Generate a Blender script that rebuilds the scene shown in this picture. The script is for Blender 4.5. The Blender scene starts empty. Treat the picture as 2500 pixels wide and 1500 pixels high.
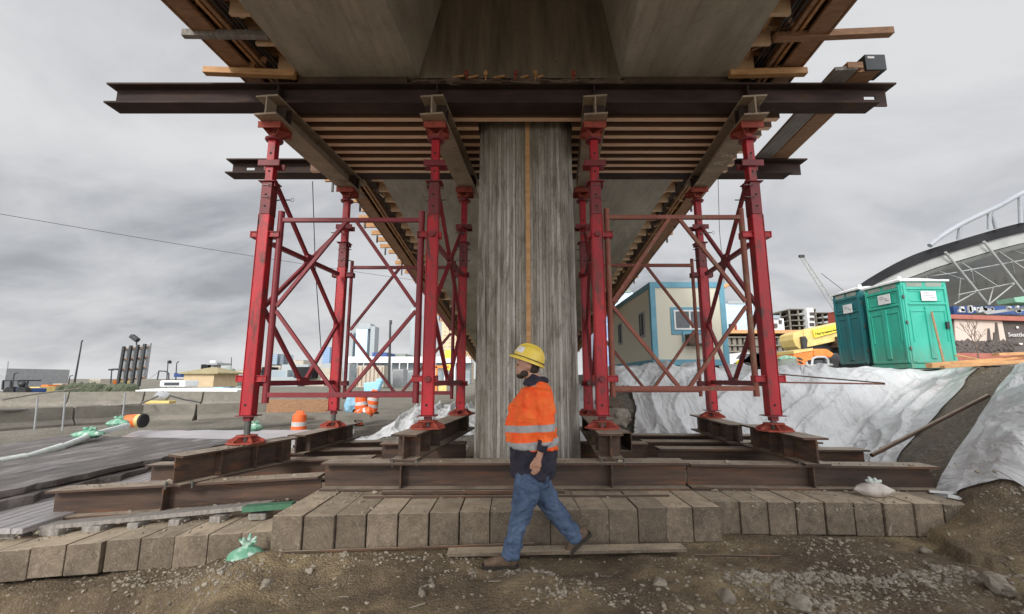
import bpy, bmesh, math, random
import numpy as np
from mathutils import Vector, Matrix, noise
from mathutils.geometry import tessellate_polygon
random.seed(7)
R = math.radians
scene = bpy.context.scene
col = scene.collection

# ------------------------------------------------------------------ camera
F, TH, EYE = 1076.0, R(9.24), 1.5
cam_d = bpy.data.cameras.new("camera"); cam = bpy.data.objects.new("camera", cam_d); col.objects.link(cam)
cam.location = (0, 0, EYE); cam.rotation_euler = (R(90) + TH, 0, 0)
cam_d.sensor_width = 36; cam_d.lens = F / 2500 * 36; cam_d.clip_end = 6000; cam_d.clip_start = 0.05
scene.camera = cam
CT, ST = math.cos(TH), math.sin(TH)

def at(px, py, Y):
    """survey helper: world point at distance Y seen in direction of photo pixel (px, py)"""
    dx, dy = (px - 1250) / F, (750 - py) / F
    d = Vector((dx, CT - dy * ST, ST + dy * CT))
    return Vector((0, 0, EYE)) + d * (Y / d.y)

# ------------------------------------------------------------------ materials
MATS = {}
def newmat(name, rough=0.7, metal=0.0):
    m = bpy.data.materials.new(name); m.use_nodes = True
    nt = m.node_tree; b = nt.nodes["Principled BSDF"]
    b.inputs["Roughness"].default_value = rough; b.inputs["Metallic"].default_value = metal
    return m, nt, b
def pos(nt, scale=(1, 1, 1), obj=False):
    mp = nt.nodes.new("ShaderNodeMapping"); mp.inputs["Scale"].default_value = scale
    if obj:
        tc = nt.nodes.new("ShaderNodeTexCoord"); nt.links.new(tc.outputs["Object"], mp.inputs[0])
    else:
        g = nt.nodes.new("ShaderNodeNewGeometry"); nt.links.new(g.outputs["Position"], mp.inputs[0])
    return mp.outputs[0]
def nz(nt, vec, scale, detail=5, rough=0.6, dist=0.0):
    n = nt.nodes.new("ShaderNodeTexNoise"); n.inputs["Scale"].default_value = scale
    n.inputs["Detail"].default_value = detail; n.inputs["Roughness"].default_value = rough
    n.inputs["Distortion"].default_value = dist
    nt.links.new(vec, n.inputs["Vector"]); return n.outputs["Fac"]
def ramp(nt, fac, stops):
    r = nt.nodes.new("ShaderNodeValToRGB"); e = r.color_ramp.elements
    while len(e) > 1: e.remove(e[-1])
    e[0].position = stops[0][0]; e[0].color = (*stops[0][1], 1)
    for p, c in stops[1:]:
        k = e.new(p); k.color = (*c, 1)
    nt.links.new(fac, r.inputs[0]); return r.outputs[0]
def mix(nt, fac, a, b, mode='MIX'):
    m = nt.nodes.new("ShaderNodeMix"); m.data_type = 'RGBA'; m.blend_type = mode
    for s, v in ((m.inputs[0], fac), (m.inputs[6], a), (m.inputs[7], b)):
        if hasattr(v, 'links') or hasattr(v, 'is_linked'): nt.links.new(v, s)
        elif isinstance(v, (int, float)): s.default_value = v
        else: s.default_value = (*v, 1)
    return m.outputs[2]
def math_(nt, op, a, b=0.0, c=None, clamp=False):
    m = nt.nodes.new("ShaderNodeMath"); m.operation = op; m.use_clamp = clamp
    for s, v in zip(m.inputs, (a, b, c)):
        if v is None: continue
        if hasattr(v, 'is_linked'): nt.links.new(v, s)
        else: s.default_value = v
    return m.outputs[0]
def bump(nt, b, h, strength=0.3, dist=0.02):
    n = nt.nodes.new("ShaderNodeBump"); n.inputs["Strength"].default_value = strength
    n.inputs["Distance"].default_value = dist
    nt.links.new(h, n.inputs["Height"]); nt.links.new(n.outputs[0], b.inputs["Normal"])
def G(v): return (v, v, v)

def surf(name, c1, c2, scale=3, rough=0.75, metal=0.0, stretch=(1, 1, 1), dirt=None, dirt_at=(0.55, 0.75),
         dscale=6, bs=0.25, bd=0.01, bscale=None, speck=0.0, obj=False, dust=None, side=None):
    """two-tone weathered surface with an optional dirt / rust colour in patches"""
    m, nt, b = newmat(name, rough, metal)
    v = pos(nt, stretch, obj)
    n1 = nz(nt, v, scale, 8, 0.65)
    c = ramp(nt, n1, [(0.32, c1), (0.68, c2)])
    if dirt:
        n2 = nz(nt, v, dscale, 8, 0.7, 0.4)
        c = mix(nt, ramp(nt, n2, [(dirt_at[0], G(0)), (dirt_at[1], G(1))]), c, dirt)
    if speck:
        n3 = nz(nt, pos(nt, (1, 1, 1), obj), 60, 3, 0.7)
        c = mix(nt, math_(nt, 'MULTIPLY', ramp(nt, n3, [(0.35, G(0)), (0.65, G(1))]), speck), c, tuple(x * 1.9 for x in c2))
    if side:  # near-vertical faces take a darker colour, shade painted in by normal
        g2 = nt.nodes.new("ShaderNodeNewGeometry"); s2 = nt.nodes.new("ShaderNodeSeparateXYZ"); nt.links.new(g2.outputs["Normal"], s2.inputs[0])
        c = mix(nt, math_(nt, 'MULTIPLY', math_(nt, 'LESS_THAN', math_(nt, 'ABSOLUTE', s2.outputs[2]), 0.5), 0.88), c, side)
    if dust:
        g = nt.nodes.new("ShaderNodeNewGeometry"); sn = nt.nodes.new("ShaderNodeSeparateXYZ"); nt.links.new(g.outputs["Normal"], sn.inputs[0])
        up = math_(nt, 'MULTIPLY_ADD', sn.outputs[2], 3.0, -1.8, clamp=True)
        nd = ramp(nt, nz(nt, pos(nt), 3.5, 8, 0.75), [(0.30, G(0.25)), (0.55, G(1))])
        c = mix(nt, math_(nt, 'MULTIPLY', up, nd), c, dust)
    nt.links.new(c, b.inputs["Base Color"])
    h = nz(nt, v, bscale or scale * 6, 8, 0.7)
    bump(nt, b, h, bs, bd)
    MATS[name] = m; return m

surf("red_paint", (0.30, 0.007, 0.016), (0.56, 0.017, 0.027), 2.6, 0.5, 0, (1, 1, 0.35), (0.10, 0.032, 0.024), (0.52, 0.64), 8, 0.3, 0.006, 30)
surf("red_paint_dull", (0.15, 0.018, 0.022), (0.25, 0.024, 0.032), 3, 0.55, 0, (1, 1, 0.5), (0.09, 0.03, 0.022), (0.5, 0.72), 7, 0.2, 0.004, 30)
surf("primer_red", (0.30, 0.055, 0.035), (0.42, 0.08, 0.05), 6, 0.75, 0, (1, 1, 1), (0.14, 0.04, 0.025), (0.5, 0.7), 14, 0.3, 0.005)
surf("frame_rusty", (0.20, 0.06, 0.042), (0.30, 0.10, 0.065), 4, 0.7, 0, (1, 1, 0.6), (0.24, 0.19, 0.12), (0.55, 0.7), 6, 0.25, 0.004)
surf("frame_red", (0.17, 0.013, 0.020), (0.27, 0.024, 0.032), 4, 0.5, 0, (1, 1, 0.6), (0.11, 0.035, 0.028), (0.55, 0.75), 6, 0.2, 0.004)
surf("steel_dark", (0.038, 0.026, 0.024), (0.085, 0.056, 0.047), 2.0, 0.8, 0.0, (0.6, 1, 2.5), (0.13, 0.062, 0.035), (0.56, 0.8), 3, 0.25, 0.006)
surf("steel_rust", (0.040, 0.030, 0.026), (0.125, 0.078, 0.055), 2.6, 0.6, 0.0, (0.35, 1, 3.5), (0.24, 0.095, 0.038), (0.54, 0.78), 3.0, 0.5, 0.01, dust=(0.40, 0.33, 0.255))
surf("steel_under", (0.26, 0.20, 0.14), (0.40, 0.315, 0.23), 3, 0.8, 0.0, (1, 1, 1), (0.10, 0.06, 0.04), (0.55, 0.75), 5, 0.3, 0.006, speck=0.15)
surf("steel_grey", (0.10, 0.10, 0.095), (0.2, 0.2, 0.18), 8, 0.45, 0.5)
surf("wood_new", (0.98, 0.60, 0.38), (1.0, 0.80, 0.58), 3.5, 0.7, 0, (0.8, 6, 6), (0.38, 0.16, 0.08), (0.62, 0.72), 4, 0.2, 0.004, 12, side=(0.13, 0.06, 0.032))  # dark joist faces: shade between joists painted into the colour
surf("wood_pale", (0.62, 0.42, 0.26), (0.80, 0.58, 0.38), 4, 0.7, 0, (1, 1, 1), (0.42, 0.24, 0.13), (0.6, 0.8), 8, 0.2, 0.004)
surf("wood_brown", (0.26, 0.135, 0.07), (0.42, 0.24, 0.13), 4, 0.75, 0, (2, 6, 6), (0.12, 0.07, 0.045), (0.55, 0.75), 5, 0.3, 0.004)
surf("wood_orange", (0.45, 0.23, 0.09), (0.68, 0.40, 0.19), 4, 0.7, 0, (1, 4, 4), (0.25, 0.12, 0.06), (0.58, 0.75), 5, 0.25, 0.004)
surf("plank_wet", (0.25, 0.235, 0.235), (0.52, 0.49, 0.49), 3, 0.35, 0, (7, 0.6, 3), (0.12, 0.10, 0.09), (0.56, 0.72), 4, 0.5, 0.012, 18)
surf("wood_grey", (0.17, 0.155, 0.14), (0.36, 0.33, 0.30), 4, 0.7, 0, (7, 0.8, 3), (0.08, 0.07, 0.06), (0.6, 0.75), 6, 0.5, 0.012, 18)
surf("ply_dark", (0.05, 0.032, 0.02), (0.11, 0.07, 0.042), 3, 0.8, 0, (1, 1, 1))
surf("white_plastic", (0.70, 0.71, 0.70), (0.82, 0.83, 0.83), 5, 0.5)
surf("white_paint", (0.68, 0.69, 0.69), (0.8, 0.8, 0.8), 2, 0.5)
surf("grey_paint", (0.28, 0.29, 0.30), (0.38, 0.39, 0.40), 2, 0.6)
surf("barrier_concrete", (0.16, 0.145, 0.12), (0.27, 0.25, 0.21), 1.2, 0.9, 0, (1, 1, 2), (0.15, 0.13, 0.10), (0.5, 0.75), 1.2, 0.4, 0.01)
surf("black_rubber", (0.015, 0.015, 0.016), (0.03, 0.03, 0.03), 8, 0.8)
surf("dark_metal", (0.03, 0.033, 0.036), (0.06, 0.062, 0.065), 6, 0.5, 0.3)
surf("glass_dark", (0.03, 0.035, 0.04), (0.07, 0.08, 0.09), 2, 0.12)
surf("orange_plastic", (0.85, 0.13, 0.03), (1.0, 0.2, 0.05), 6, 0.45)
surf("orange_paint", (0.80, 0.20, 0.03), (0.95, 0.30, 0.06), 3, 0.45, 0, (1, 1, 1), (0.4, 0.12, 0.04), (0.62, 0.8))
surf("arch_grey", (0.30, 0.32, 0.35), (0.38, 0.40, 0.43), 0.1, 0.6)
surf("reflective", (0.55, 0.56, 0.56), (0.68, 0.68, 0.68), 20, 0.35)
surf("yellow_paint", (0.68, 0.50, 0.16), (0.82, 0.64, 0.26), 3, 0.5, 0, (1, 1, 1), (0.45, 0.33, 0.14), (0.6, 0.8))
surf("sign_yellow", (0.85, 0.68, 0.06), (0.95, 0.78, 0.08), 3, 0.5)
surf("letter_black", (0.05, 0.045, 0.02), (0.07, 0.06, 0.03), 9, 0.6)
surf("letter_grey", (0.25, 0.24, 0.30), (0.32, 0.30, 0.36), 9, 0.6)
surf("letter_white", (0.72, 0.70, 0.68), (0.8, 0.78, 0.76), 9, 0.6)
surf("chalk", (0.45, 0.38, 0.30), (0.7, 0.6, 0.5), 30, 0.9)
surf("blue_paint", (0.10, 0.27, 0.36), (0.15, 0.36, 0.46), 2, 0.6)
surf("navy_blue", (0.03, 0.07, 0.22), (0.05, 0.11, 0.32), 2, 0.6)
surf("sky_blue_cloth", (0.22, 0.50, 0.72), (0.40, 0.68, 0.85), 5, 0.6)
surf("tan_wall", (0.55, 0.42, 0.25), (0.66, 0.52, 0.33), 2, 0.8)
surf("tan_roof", (0.32, 0.27, 0.15), (0.42, 0.36, 0.2), 2, 0.8)
surf("cream_wall", (0.42, 0.38, 0.31), (0.54, 0.49, 0.41), 1, 0.8)
surf("red_container", (0.35, 0.08, 0.05), (0.48, 0.13, 0.08), 2, 0.7)
surf("brick_red", (0.34, 0.11, 0.085), (0.45, 0.16, 0.12), 1, 0.8)
surf("green_bag", (0.08, 0.28, 0.16), (0.25, 0.50, 0.37), 9, 0.75, 0, (1, 1, 1), (0.65, 0.75, 0.68), (0.5, 0.65), 12, 0.5, 0.02, 25)
surf("bag_white", (0.60, 0.66, 0.62), (0.80, 0.84, 0.82), 8, 0.7, 0, (1, 1, 1), (0.25, 0.58, 0.42), (0.55, 0.7), 6, 0.5, 0.02)
surf("bag_dirty", (0.42, 0.36, 0.31), (0.70, 0.65, 0.60), 9, 0.7, 0, (1, 1, 1), (0.22, 0.12, 0.08), (0.55, 0.7), 12, 0.5, 0.02)
surf("green_paint", (0.04, 0.13, 0.07), (0.07, 0.19, 0.11), 8, 0.7)
surf("rock", (0.20, 0.17, 0.13), (0.40, 0.36, 0.30), 7, 0.9, 0, (1, 1, 1), (0.16, 0.13, 0.10), (0.5, 0.7), 8, 0.5, 0.01)
surf("pebble", (0.17, 0.14, 0.10), (0.42, 0.37, 0.29), 14, 0.9)
surf("gravel_grey", (0.16, 0.15, 0.12), (0.36, 0.34, 0.29), 25, 0.9)
surf("asphalt", (0.065, 0.055, 0.05), (0.19, 0.165, 0.15), 2.6, 0.45, 0, (2.2, 0.5, 1), (0.33, 0.30, 0.29), (0.52, 0.66), 1.6, 0.9, 0.03, 14)
surf("wet_sheet", (0.42, 0.38, 0.39), (0.58, 0.54, 0.55), 2, 0.3)
surf("foliage", (0.05, 0.065, 0.04), (0.12, 0.13, 0.08), 3, 0.9)
surf("foliage_grey", (0.20, 0.23, 0.20), (0.34, 0.38, 0.34), 1, 0.9)
surf("bark", (0.10, 0.07, 0.05), (0.18, 0.13, 0.10), 6, 0.9)
surf("roof_underside", (0.32, 0.33, 0.32), (0.42, 0.43, 0.42), 0.05, 0.8)
surf("truss_grey", (0.30, 0.31, 0.30), (0.40, 0.41, 0.40), 0.2, 0.7)
surf("fascia_dark", (0.022, 0.022, 0.024), (0.04, 0.04, 0.043), 0.1, 0.7)
surf("mural_sepia", (0.52, 0.41, 0.33), (0.68, 0.57, 0.50), 0.2, 0.7)
surf("mural_dark", (0.07, 0.055, 0.05), (0.13, 0.11, 0.10), 0.5, 0.8)
surf("skin", (0.42, 0.22, 0.15), (0.52, 0.29, 0.20), 12, 0.55)
surf("hair_dark", (0.03, 0.02, 0.015), (0.06, 0.04, 0.03), 30, 0.8)
surf("hat_yellow", (0.85, 0.60, 0.07), (0.92, 0.70, 0.13), 12, 0.3, 0, (1, 1, 1), (0.6, 0.42, 0.1), (0.62, 0.8), 12, 0.05, 0.001)
surf("sticker_white", (0.75, 0.72, 0.76), (0.85, 0.83, 0.86), 12, 0.4)
surf("hoodie", (0.018, 0.016, 0.028), (0.04, 0.036, 0.055), 14, 0.9, bs=0.5, bd=0.01)
surf("boot_leather", (0.07, 0.045, 0.03), (0.17, 0.11, 0.075), 18, 0.75)
surf("boot_sole", (0.02, 0.017, 0.014), (0.05, 0.04, 0.03), 18, 0.85)
surf("tower_tan", (0.50, 0.42, 0.28), (0.60, 0.5, 0.34), 0.3, 0.8)

for n_, v_ in (('fascia_dark', 0.05), ('steel_dark', 0.25), ('steel_rust', 0.25), ('mat_timber', 0.2)):
    if n_ in MATS: MATS[n_].node_tree.nodes['Principled BSDF'].inputs['Specular IOR Level'].default_value = v_
MATS['fascia_dark'].node_tree.nodes['Principled BSDF'].inputs['Roughness'].default_value = 1.0
def mat_pier():
    """board-marked concrete: narrow vertical strips of differing tone, dark joints, water stains"""
    m, nt, b = newmat("pier_concrete", 0.9)
    v0 = pos(nt); sx = nt.nodes.new("ShaderNodeSeparateXYZ"); nt.links.new(v0, sx.inputs[0])
    wob = math_(nt, 'MULTIPLY', math_(nt, 'SUBTRACT', nz(nt, pos(nt, (0, 0, 1.5)), 1.0, 3), 0.5), 0.012)
    t = math_(nt, 'ADD', math_(nt, 'ADD', sx.outputs[0], math_(nt, 'MULTIPLY', sx.outputs[1], 0.83)), wob)
    strips = []
    for wd in (0.043, 0.105):
        q = math_(nt, 'DIVIDE', t, wd); cell = math_(nt, 'FLOOR', q); fr = math_(nt, 'FRACT', q)
        wn = nt.nodes.new("ShaderNodeTexWhiteNoise"); wn.noise_dimensions = '1D'; nt.links.new(cell, wn.inputs["W"]); strips.append((wn.outputs["Value"], fr))
    seg = nt.nodes.new("ShaderNodeTexWhiteNoise"); seg.noise_dimensions = '2D'
    cb = nt.nodes.new("ShaderNodeCombineXYZ"); nt.links.new(math_(nt, 'FLOOR', math_(nt, 'DIVIDE', t, 0.043)), cb.inputs[0]); nt.links.new(math_(nt, 'FLOOR', math_(nt, 'DIVIDE', sx.outputs[2], 1.35)), cb.inputs[1]); nt.links.new(cb.outputs[0], seg.inputs["Vector"])
    f = math_(nt, 'ADD', math_(nt, 'MULTIPLY', strips[0][0], 0.20), math_(nt, 'MULTIPLY', strips[1][0], 0.12))
    f = math_(nt, 'ADD', f, math_(nt, 'MULTIPLY', seg.outputs["Value"], 0.05))
    f = math_(nt, 'ADD', f, math_(nt, 'MULTIPLY_ADD', nz(nt, pos(nt, (34, 34, 2.6)), 1.0, 9, 0.85), 0.72, -0.02))
    c = ramp(nt, f, [(0.28, (0.13, 0.115, 0.085)), (0.46, (0.36, 0.335, 0.285)), (0.60, (0.56, 0.54, 0.49)), (0.74, (0.84, 0.82, 0.78))])
    jl = math_(nt, 'LESS_THAN', strips[0][1], 0.10); jn = ramp(nt, nz(nt, pos(nt, (9, 9, 0.7)), 1.0, 4), [(0.38, G(0.3)), (0.54, G(1.0))])
    c = mix(nt, math_(nt, 'MULTIPLY', jl, jn), c, (0.07, 0.06, 0.045))
    c = mix(nt, ramp(nt, nz(nt, pos(nt, (5, 5, 1.1)), 1.6, 8, 0.75, 0.4), [(0.48, G(0)), (0.62, G(0.65))]), c, (0.12, 0.105, 0.075))
    c = mix(nt, ramp(nt, nz(nt, v0, 26, 6, 0.8), [(0.60, G(0)), (0.68, G(0.8))]), c, (0.06, 0.05, 0.035))
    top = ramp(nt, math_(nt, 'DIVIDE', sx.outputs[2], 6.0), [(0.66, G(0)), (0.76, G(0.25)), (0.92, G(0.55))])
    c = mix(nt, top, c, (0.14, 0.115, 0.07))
    nt.links.new(c, b.inputs["Base Color"])
    h = math_(nt, 'ADD', math_(nt, 'MULTIPLY', jl, -0.7), math_(nt, 'ADD', strips[0][0], nz(nt, v0, 30, 8, 0.8)))
    bump(nt, b, h, 0.6, 0.012); MATS["pier_concrete"] = m
mat_pier()
def mat_soffit():
    m, nt, b = newmat("soffit_concrete", 0.85)
    v = pos(nt, (1, 0.35, 1)); v0 = pos(nt)
    n1, n2, n3 = nz(nt, v, 1.6, 8, 0.6), nz(nt, v0, 9, 5, 0.7), nz(nt, pos(nt, (14, 1.2, 14)), 1.0, 4)
    c = ramp(nt, n1, [(0.3, (0.30, 0.27, 0.215)), (0.7, (0.54, 0.50, 0.42))])
    c = mix(nt, ramp(nt, n2, [(0.52, G(0)), (0.75, G(0.4))]), c, (0.20, 0.16, 0.11))
    c = mix(nt, ramp(nt, n3, [(0.5, G(0)), (0.7, G(0.35))]), c, (0.22, 0.17, 0.12))
    nt.links.new(c, b.inputs["Base Color"])
    bump(nt, b, nz(nt, v0, 20, 8, 0.7), 0.3, 0.01); MATS["soffit_concrete"] = m
mat_soffit()
def mat_diaphragm():
    m, nt, b = newmat("diaphragm_concrete", 0.85)
    v = pos(nt, (7, 7, 0.8)); v0 = pos(nt)
    c = ramp(nt, nz(nt, v, 1, 6), [(0.3, (0.13, 0.105, 0.075)), (0.7, (0.28, 0.235, 0.175))])
    vo = nt.nodes.new("ShaderNodeTexVoronoi"); vo.inputs["Scale"].default_value = 9; nt.links.new(v0, vo.inputs["Vector"])
    c = mix(nt, ramp(nt, vo.outputs["Distance"], [(0.05, G(0.8)), (0.12, G(0))]), c, (0.03, 0.025, 0.02))
    nt.links.new(c, b.inputs["Base Color"]); bump(nt, b, nz(nt, v0, 12, 6), 0.4, 0.01); MATS["diaphragm_concrete"] = m
mat_diaphragm()
def mat_mat(name, a, bcol, dark):
    m, nt, b = newmat(name, 0.85)
    v0 = pos(nt); g = nt.nodes.new("ShaderNodeObjectInfo")
    v = pos(nt, (5, 1.2, 5))
    n1, n2 = nz(nt, v, 3, 8, 0.7, 0.6), nz(nt, v0, 2.2, 6)
    c = ramp(nt, n1, [(0.3, a), (0.7, bcol)])
    c = mix(nt, ramp(nt, n2, [(0.5, G(0)), (0.72, G(0.7))]), c, dark)
    n3 = nz(nt, v0, 45, 4, 0.7)
    c = mix(nt, ramp(nt, n3, [(0.58, G(0)), (0.68, G(0.45))]), c, (0.45, 0.38, 0.28))
    sc = math_(nt, 'MULTIPLY_ADD', g.outputs["Random"], 0.45, 0.75)
    gg = nt.nodes.new("ShaderNodeNewGeometry"); sn = nt.nodes.new("ShaderNodeSeparateXYZ"); nt.links.new(gg.outputs["Normal"], sn.inputs[0])
    up = math_(nt, 'MULTIPLY_ADD', sn.outputs[2], 3.0, -1.8, clamp=True)
    tn = ramp(nt, nz(nt, v0, 6, 6, 0.7), [(0.35, G(0.45)), (0.6, G(0.95))])
    c = mix(nt, math_(nt, 'MULTIPLY', up, tn), c, (0.50, 0.41, 0.30))
    vc = nt.nodes.new("ShaderNodeTexVoronoi"); vc.feature = 'DISTANCE_TO_EDGE'; vc.inputs["Scale"].default_value = 5; nt.links.new(v, vc.inputs["Vector"])
    ck = math_(nt, 'MULTIPLY', ramp(nt, vc.outputs["Distance"], [(0.0, G(1)), (0.03, G(0))]), ramp(nt, nz(nt, v0, 2.5, 4), [(0.48, G(0)), (0.58, G(0.8))]))
    c = mix(nt, ck, c, (0.03, 0.022, 0.016))
    # growth rings on the sawn ends
    tcg = nt.nodes.new("ShaderNodeTexCoord"); sg = nt.nodes.new("ShaderNodeSeparateXYZ"); nt.links.new(tcg.outputs["Generated"], sg.inputs[0])
    rx = math_(nt, 'ADD', math_(nt, 'SUBTRACT', sg.outputs[0], 0.2), math_(nt, 'MULTIPLY', g.outputs["Random"], -0.6)); rz_ = math_(nt, 'SUBTRACT', sg.outputs[2], 0.35)
    rad = math_(nt, 'SQRT', math_(nt, 'ADD', math_(nt, 'MULTIPLY', rx, rx), math_(nt, 'MULTIPLY', rz_, rz_)))
    rg_ = math_(nt, 'SINE', math_(nt, 'ADD', math_(nt, 'MULTIPLY', rad, 62), math_(nt, 'MULTIPLY', nz(nt, v0, 5, 4), 9)))
    endm = math_(nt, 'LESS_THAN', sn.outputs[1], -0.8)
    c = mix(nt, math_(nt, 'MULTIPLY', endm, ramp(nt, rg_, [(0.0, G(0)), (1.0, G(0.2))])), c, (0.05, 0.037, 0.026))
    sc1 = ramp(nt, nz(nt, pos(nt, (3, 3, 1.2)), 2.4, 7, 0.75, 1.5), [(0.62, G(0)), (0.68, G(0.5))]); c = mix(nt, sc1, c, (0.42, 0.38, 0.32))
    hs = nt.nodes.new("ShaderNodeHueSaturation"); nt.links.new(sc, hs.inputs["Value"]); nt.links.new(c, hs.inputs["Color"])
    nt.links.new(hs.outputs[0], b.inputs["Base Color"])
    bump(nt, b, nz(nt, v, 8, 8, 0.75), 0.6, 0.015); MATS[name] = m
mat_mat("mat_timber", (0.125, 0.095, 0.068), (0.27, 0.215, 0.155), (0.06, 0.045, 0.034))
def mat_ground():
    m, nt, b = newmat("ground_dirt", 0.9)
    v = pos(nt)
    n1, n2, n3 = nz(nt, v, 0.9, 6, 0.6), nz(nt, v, 5, 8, 0.7), nz(nt, v, 38, 6, 0.75)
    c = ramp(nt, n1, [(0.36, (0.125, 0.088, 0.054)), (0.50, (0.235, 0.172, 0.10)), (0.64, (0.43, 0.33, 0.185))])
    c = mix(nt, ramp(nt, n2, [(0.38, G(0.6)), (0.58, G(0))]), c, (0.085, 0.057, 0.034))
    c = mix(nt, ramp(nt, n3, [(0.56, G(0)), (0.72, G(0.6))]), c, (0.44, 0.38, 0.28))
    vo = nt.nodes.new("ShaderNodeTexVoronoi"); vo.inputs["Scale"].default_value = 26; nt.links.new(v, vo.inputs["Vector"])
    vs = ramp(nt, vo.outputs["Distance"], [(0.12, G(0.5)), (0.26, G(0))])
    c = mix(nt, vs, c, (0.34, 0.30, 0.24))
    v3 = nt.nodes.new("ShaderNodeTexVoronoi"); v3.inputs["Scale"].default_value = 55; nt.links.new(v, v3.inputs["Vector"])
    sv = nt.nodes.new("ShaderNodeSeparateColor"); nt.links.new(v3.outputs["Color"], sv.inputs[0])
    gcol = ramp(nt, sv.outputs[0], [(0.0, (0.10, 0.075, 0.05)), (0.6, (0.24, 0.195, 0.14)), (1.0, (0.50, 0.45, 0.37))])
    gm = math_(nt, 'MULTIPLY', ramp(nt, nz(nt, v, 1.7, 5, 0.65), [(0.42, G(0.05)), (0.62, G(0.6))]), ramp(nt, v3.outputs["Distance"], [(0.25, G(1)), (0.5, G(0))]))
    c = mix(nt, gm, c, gcol)
    # greyer gravel away from the trench
    s = nt.nodes.new("ShaderNodeSeparateXYZ"); nt.links.new(v, s.inputs[0])
    far = math_(nt, 'MULTIPLY_ADD', s.outputs[1], 0.5, -3.6, clamp=True)
    gx = math_(nt, 'MULTIPLY_ADD', s.outputs[0], -0.6, -3.0, clamp=True)
    rb = math_(nt, 'MULTIPLY_ADD', s.outputs[0], 0.9, -4.1, clamp=True)
    fm = math_(nt, 'MAXIMUM', math_(nt, 'MAXIMUM', far, gx), math_(nt, 'MULTIPLY', rb, 0.75))
    n4 = nz(nt, v, 22, 8, 0.8)
    gc = ramp(nt, n4, [(0.30, (0.08, 0.072, 0.058)), (0.50, (0.22, 0.20, 0.16)), (0.68, (0.48, 0.45, 0.38))])
    gc = mix(nt, ramp(nt, n1, [(0.4, G(0)), (0.7, G(0.6))]), gc, (0.10, 0.085, 0.065))
    c = mix(nt, fm, c, gc)
    nt.links.new(c, b.inputs["Base Color"])
    h = math_(nt, 'ADD', math_(nt, 'ADD', nz(nt, v, 30, 10, 0.8), math_(nt, 'MULTIPLY', v3.outputs['Distance'], -0.6)), math_(nt, 'MULTIPLY', nz(nt, v, 7, 6), 1.8))
    bump(nt, b, h, 0.9, 0.035); MATS["ground_dirt"] = m
mat_ground()
def mat_tarp():
    m, nt, b = newmat("tarp_white", 0.38)
    v = pos(nt); n1, n2 = nz(nt, v, 1.1, 6, 0.6, 0.4), nz(nt, v, 7, 6, 0.7, 1.2)
    c = ramp(nt, n1, [(0.3, (0.46, 0.465, 0.46)), (0.6, (0.70, 0.71, 0.72))])
    c = mix(nt, ramp(nt, n2, [(0.58, G(0)), (0.75, G(0.5))]), c, (0.40, 0.39, 0.36))
    nt.links.new(c, b.inputs["Base Color"])
    w = nz(nt, pos(nt, (1.6, 0.8, 0.8)), 2.2, 3, 0.5, 2.0)
    bump(nt, b, w, 0.7, 0.12); MATS["tarp_white"] = m
mat_tarp()
def mat_grid(name, wall, glass, sx, sz, gap=0.12, rough=0.3, axis=0):
    """facade pattern: panes between mullions / floor bands (object space)"""
    m, nt, b = newmat(name, rough)
    tc = nt.nodes.new("ShaderNodeTexCoord"); s = nt.nodes.new("ShaderNodeSeparateXYZ"); nt.links.new(tc.outputs["Object"], s.inputs[0])
    xy = math_(nt, 'ADD', s.outputs[0], s.outputs[1])
    fx = math_(nt, 'FRACT', math_(nt, 'DIVIDE', xy, sx)); fz = math_(nt, 'FRACT', math_(nt, 'DIVIDE', s.outputs[2], sz))
    gx = math_(nt, 'GREATER_THAN', fx, gap); gz = math_(nt, 'GREATER_THAN', fz, gap * 1.8)
    k = math_(nt, 'MULTIPLY', gx, gz)
    n = nz(nt, pos(nt, (1, 1, 1), True), 0.08, 3)
    gl = mix(nt, n, glass, tuple(min(1, g * 1.7) for g in glass))
    c = mix(nt, k, wall, gl)
    nt.links.new(c, b.inputs["Base Color"]); MATS[name] = m
mat_grid("facade_glass", (0.36, 0.42, 0.48), (0.16, 0.22, 0.29), 3.2, 3.6, 0.12)
mat_grid("facade_grey", (0.36, 0.39, 0.40), (0.22, 0.26, 0.29), 5, 3.4, 0.3, 0.5)
mat_grid("facade_blue", (0.30, 0.40, 0.52), (0.14, 0.22, 0.36), 4, 4, 0.1)
mat_grid("facade_tan", (0.62, 0.50, 0.33), (0.22, 0.19, 0.16), 4.5, 3.6, 0.45, 0.7)
mat_grid("facade_pale", (0.52, 0.60, 0.68), (0.38, 0.50, 0.62), 3, 3.5, 0.15)
mat_grid("facade_dark", (0.20, 0.24, 0.28), (0.08, 0.10, 0.13), 5, 3.6, 0.12)
mat_grid("trailer_siding", (0.62, 0.59, 0.48), (0.86, 0.83, 0.70), 0.42, 50, 0.07, 0.8)
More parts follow.
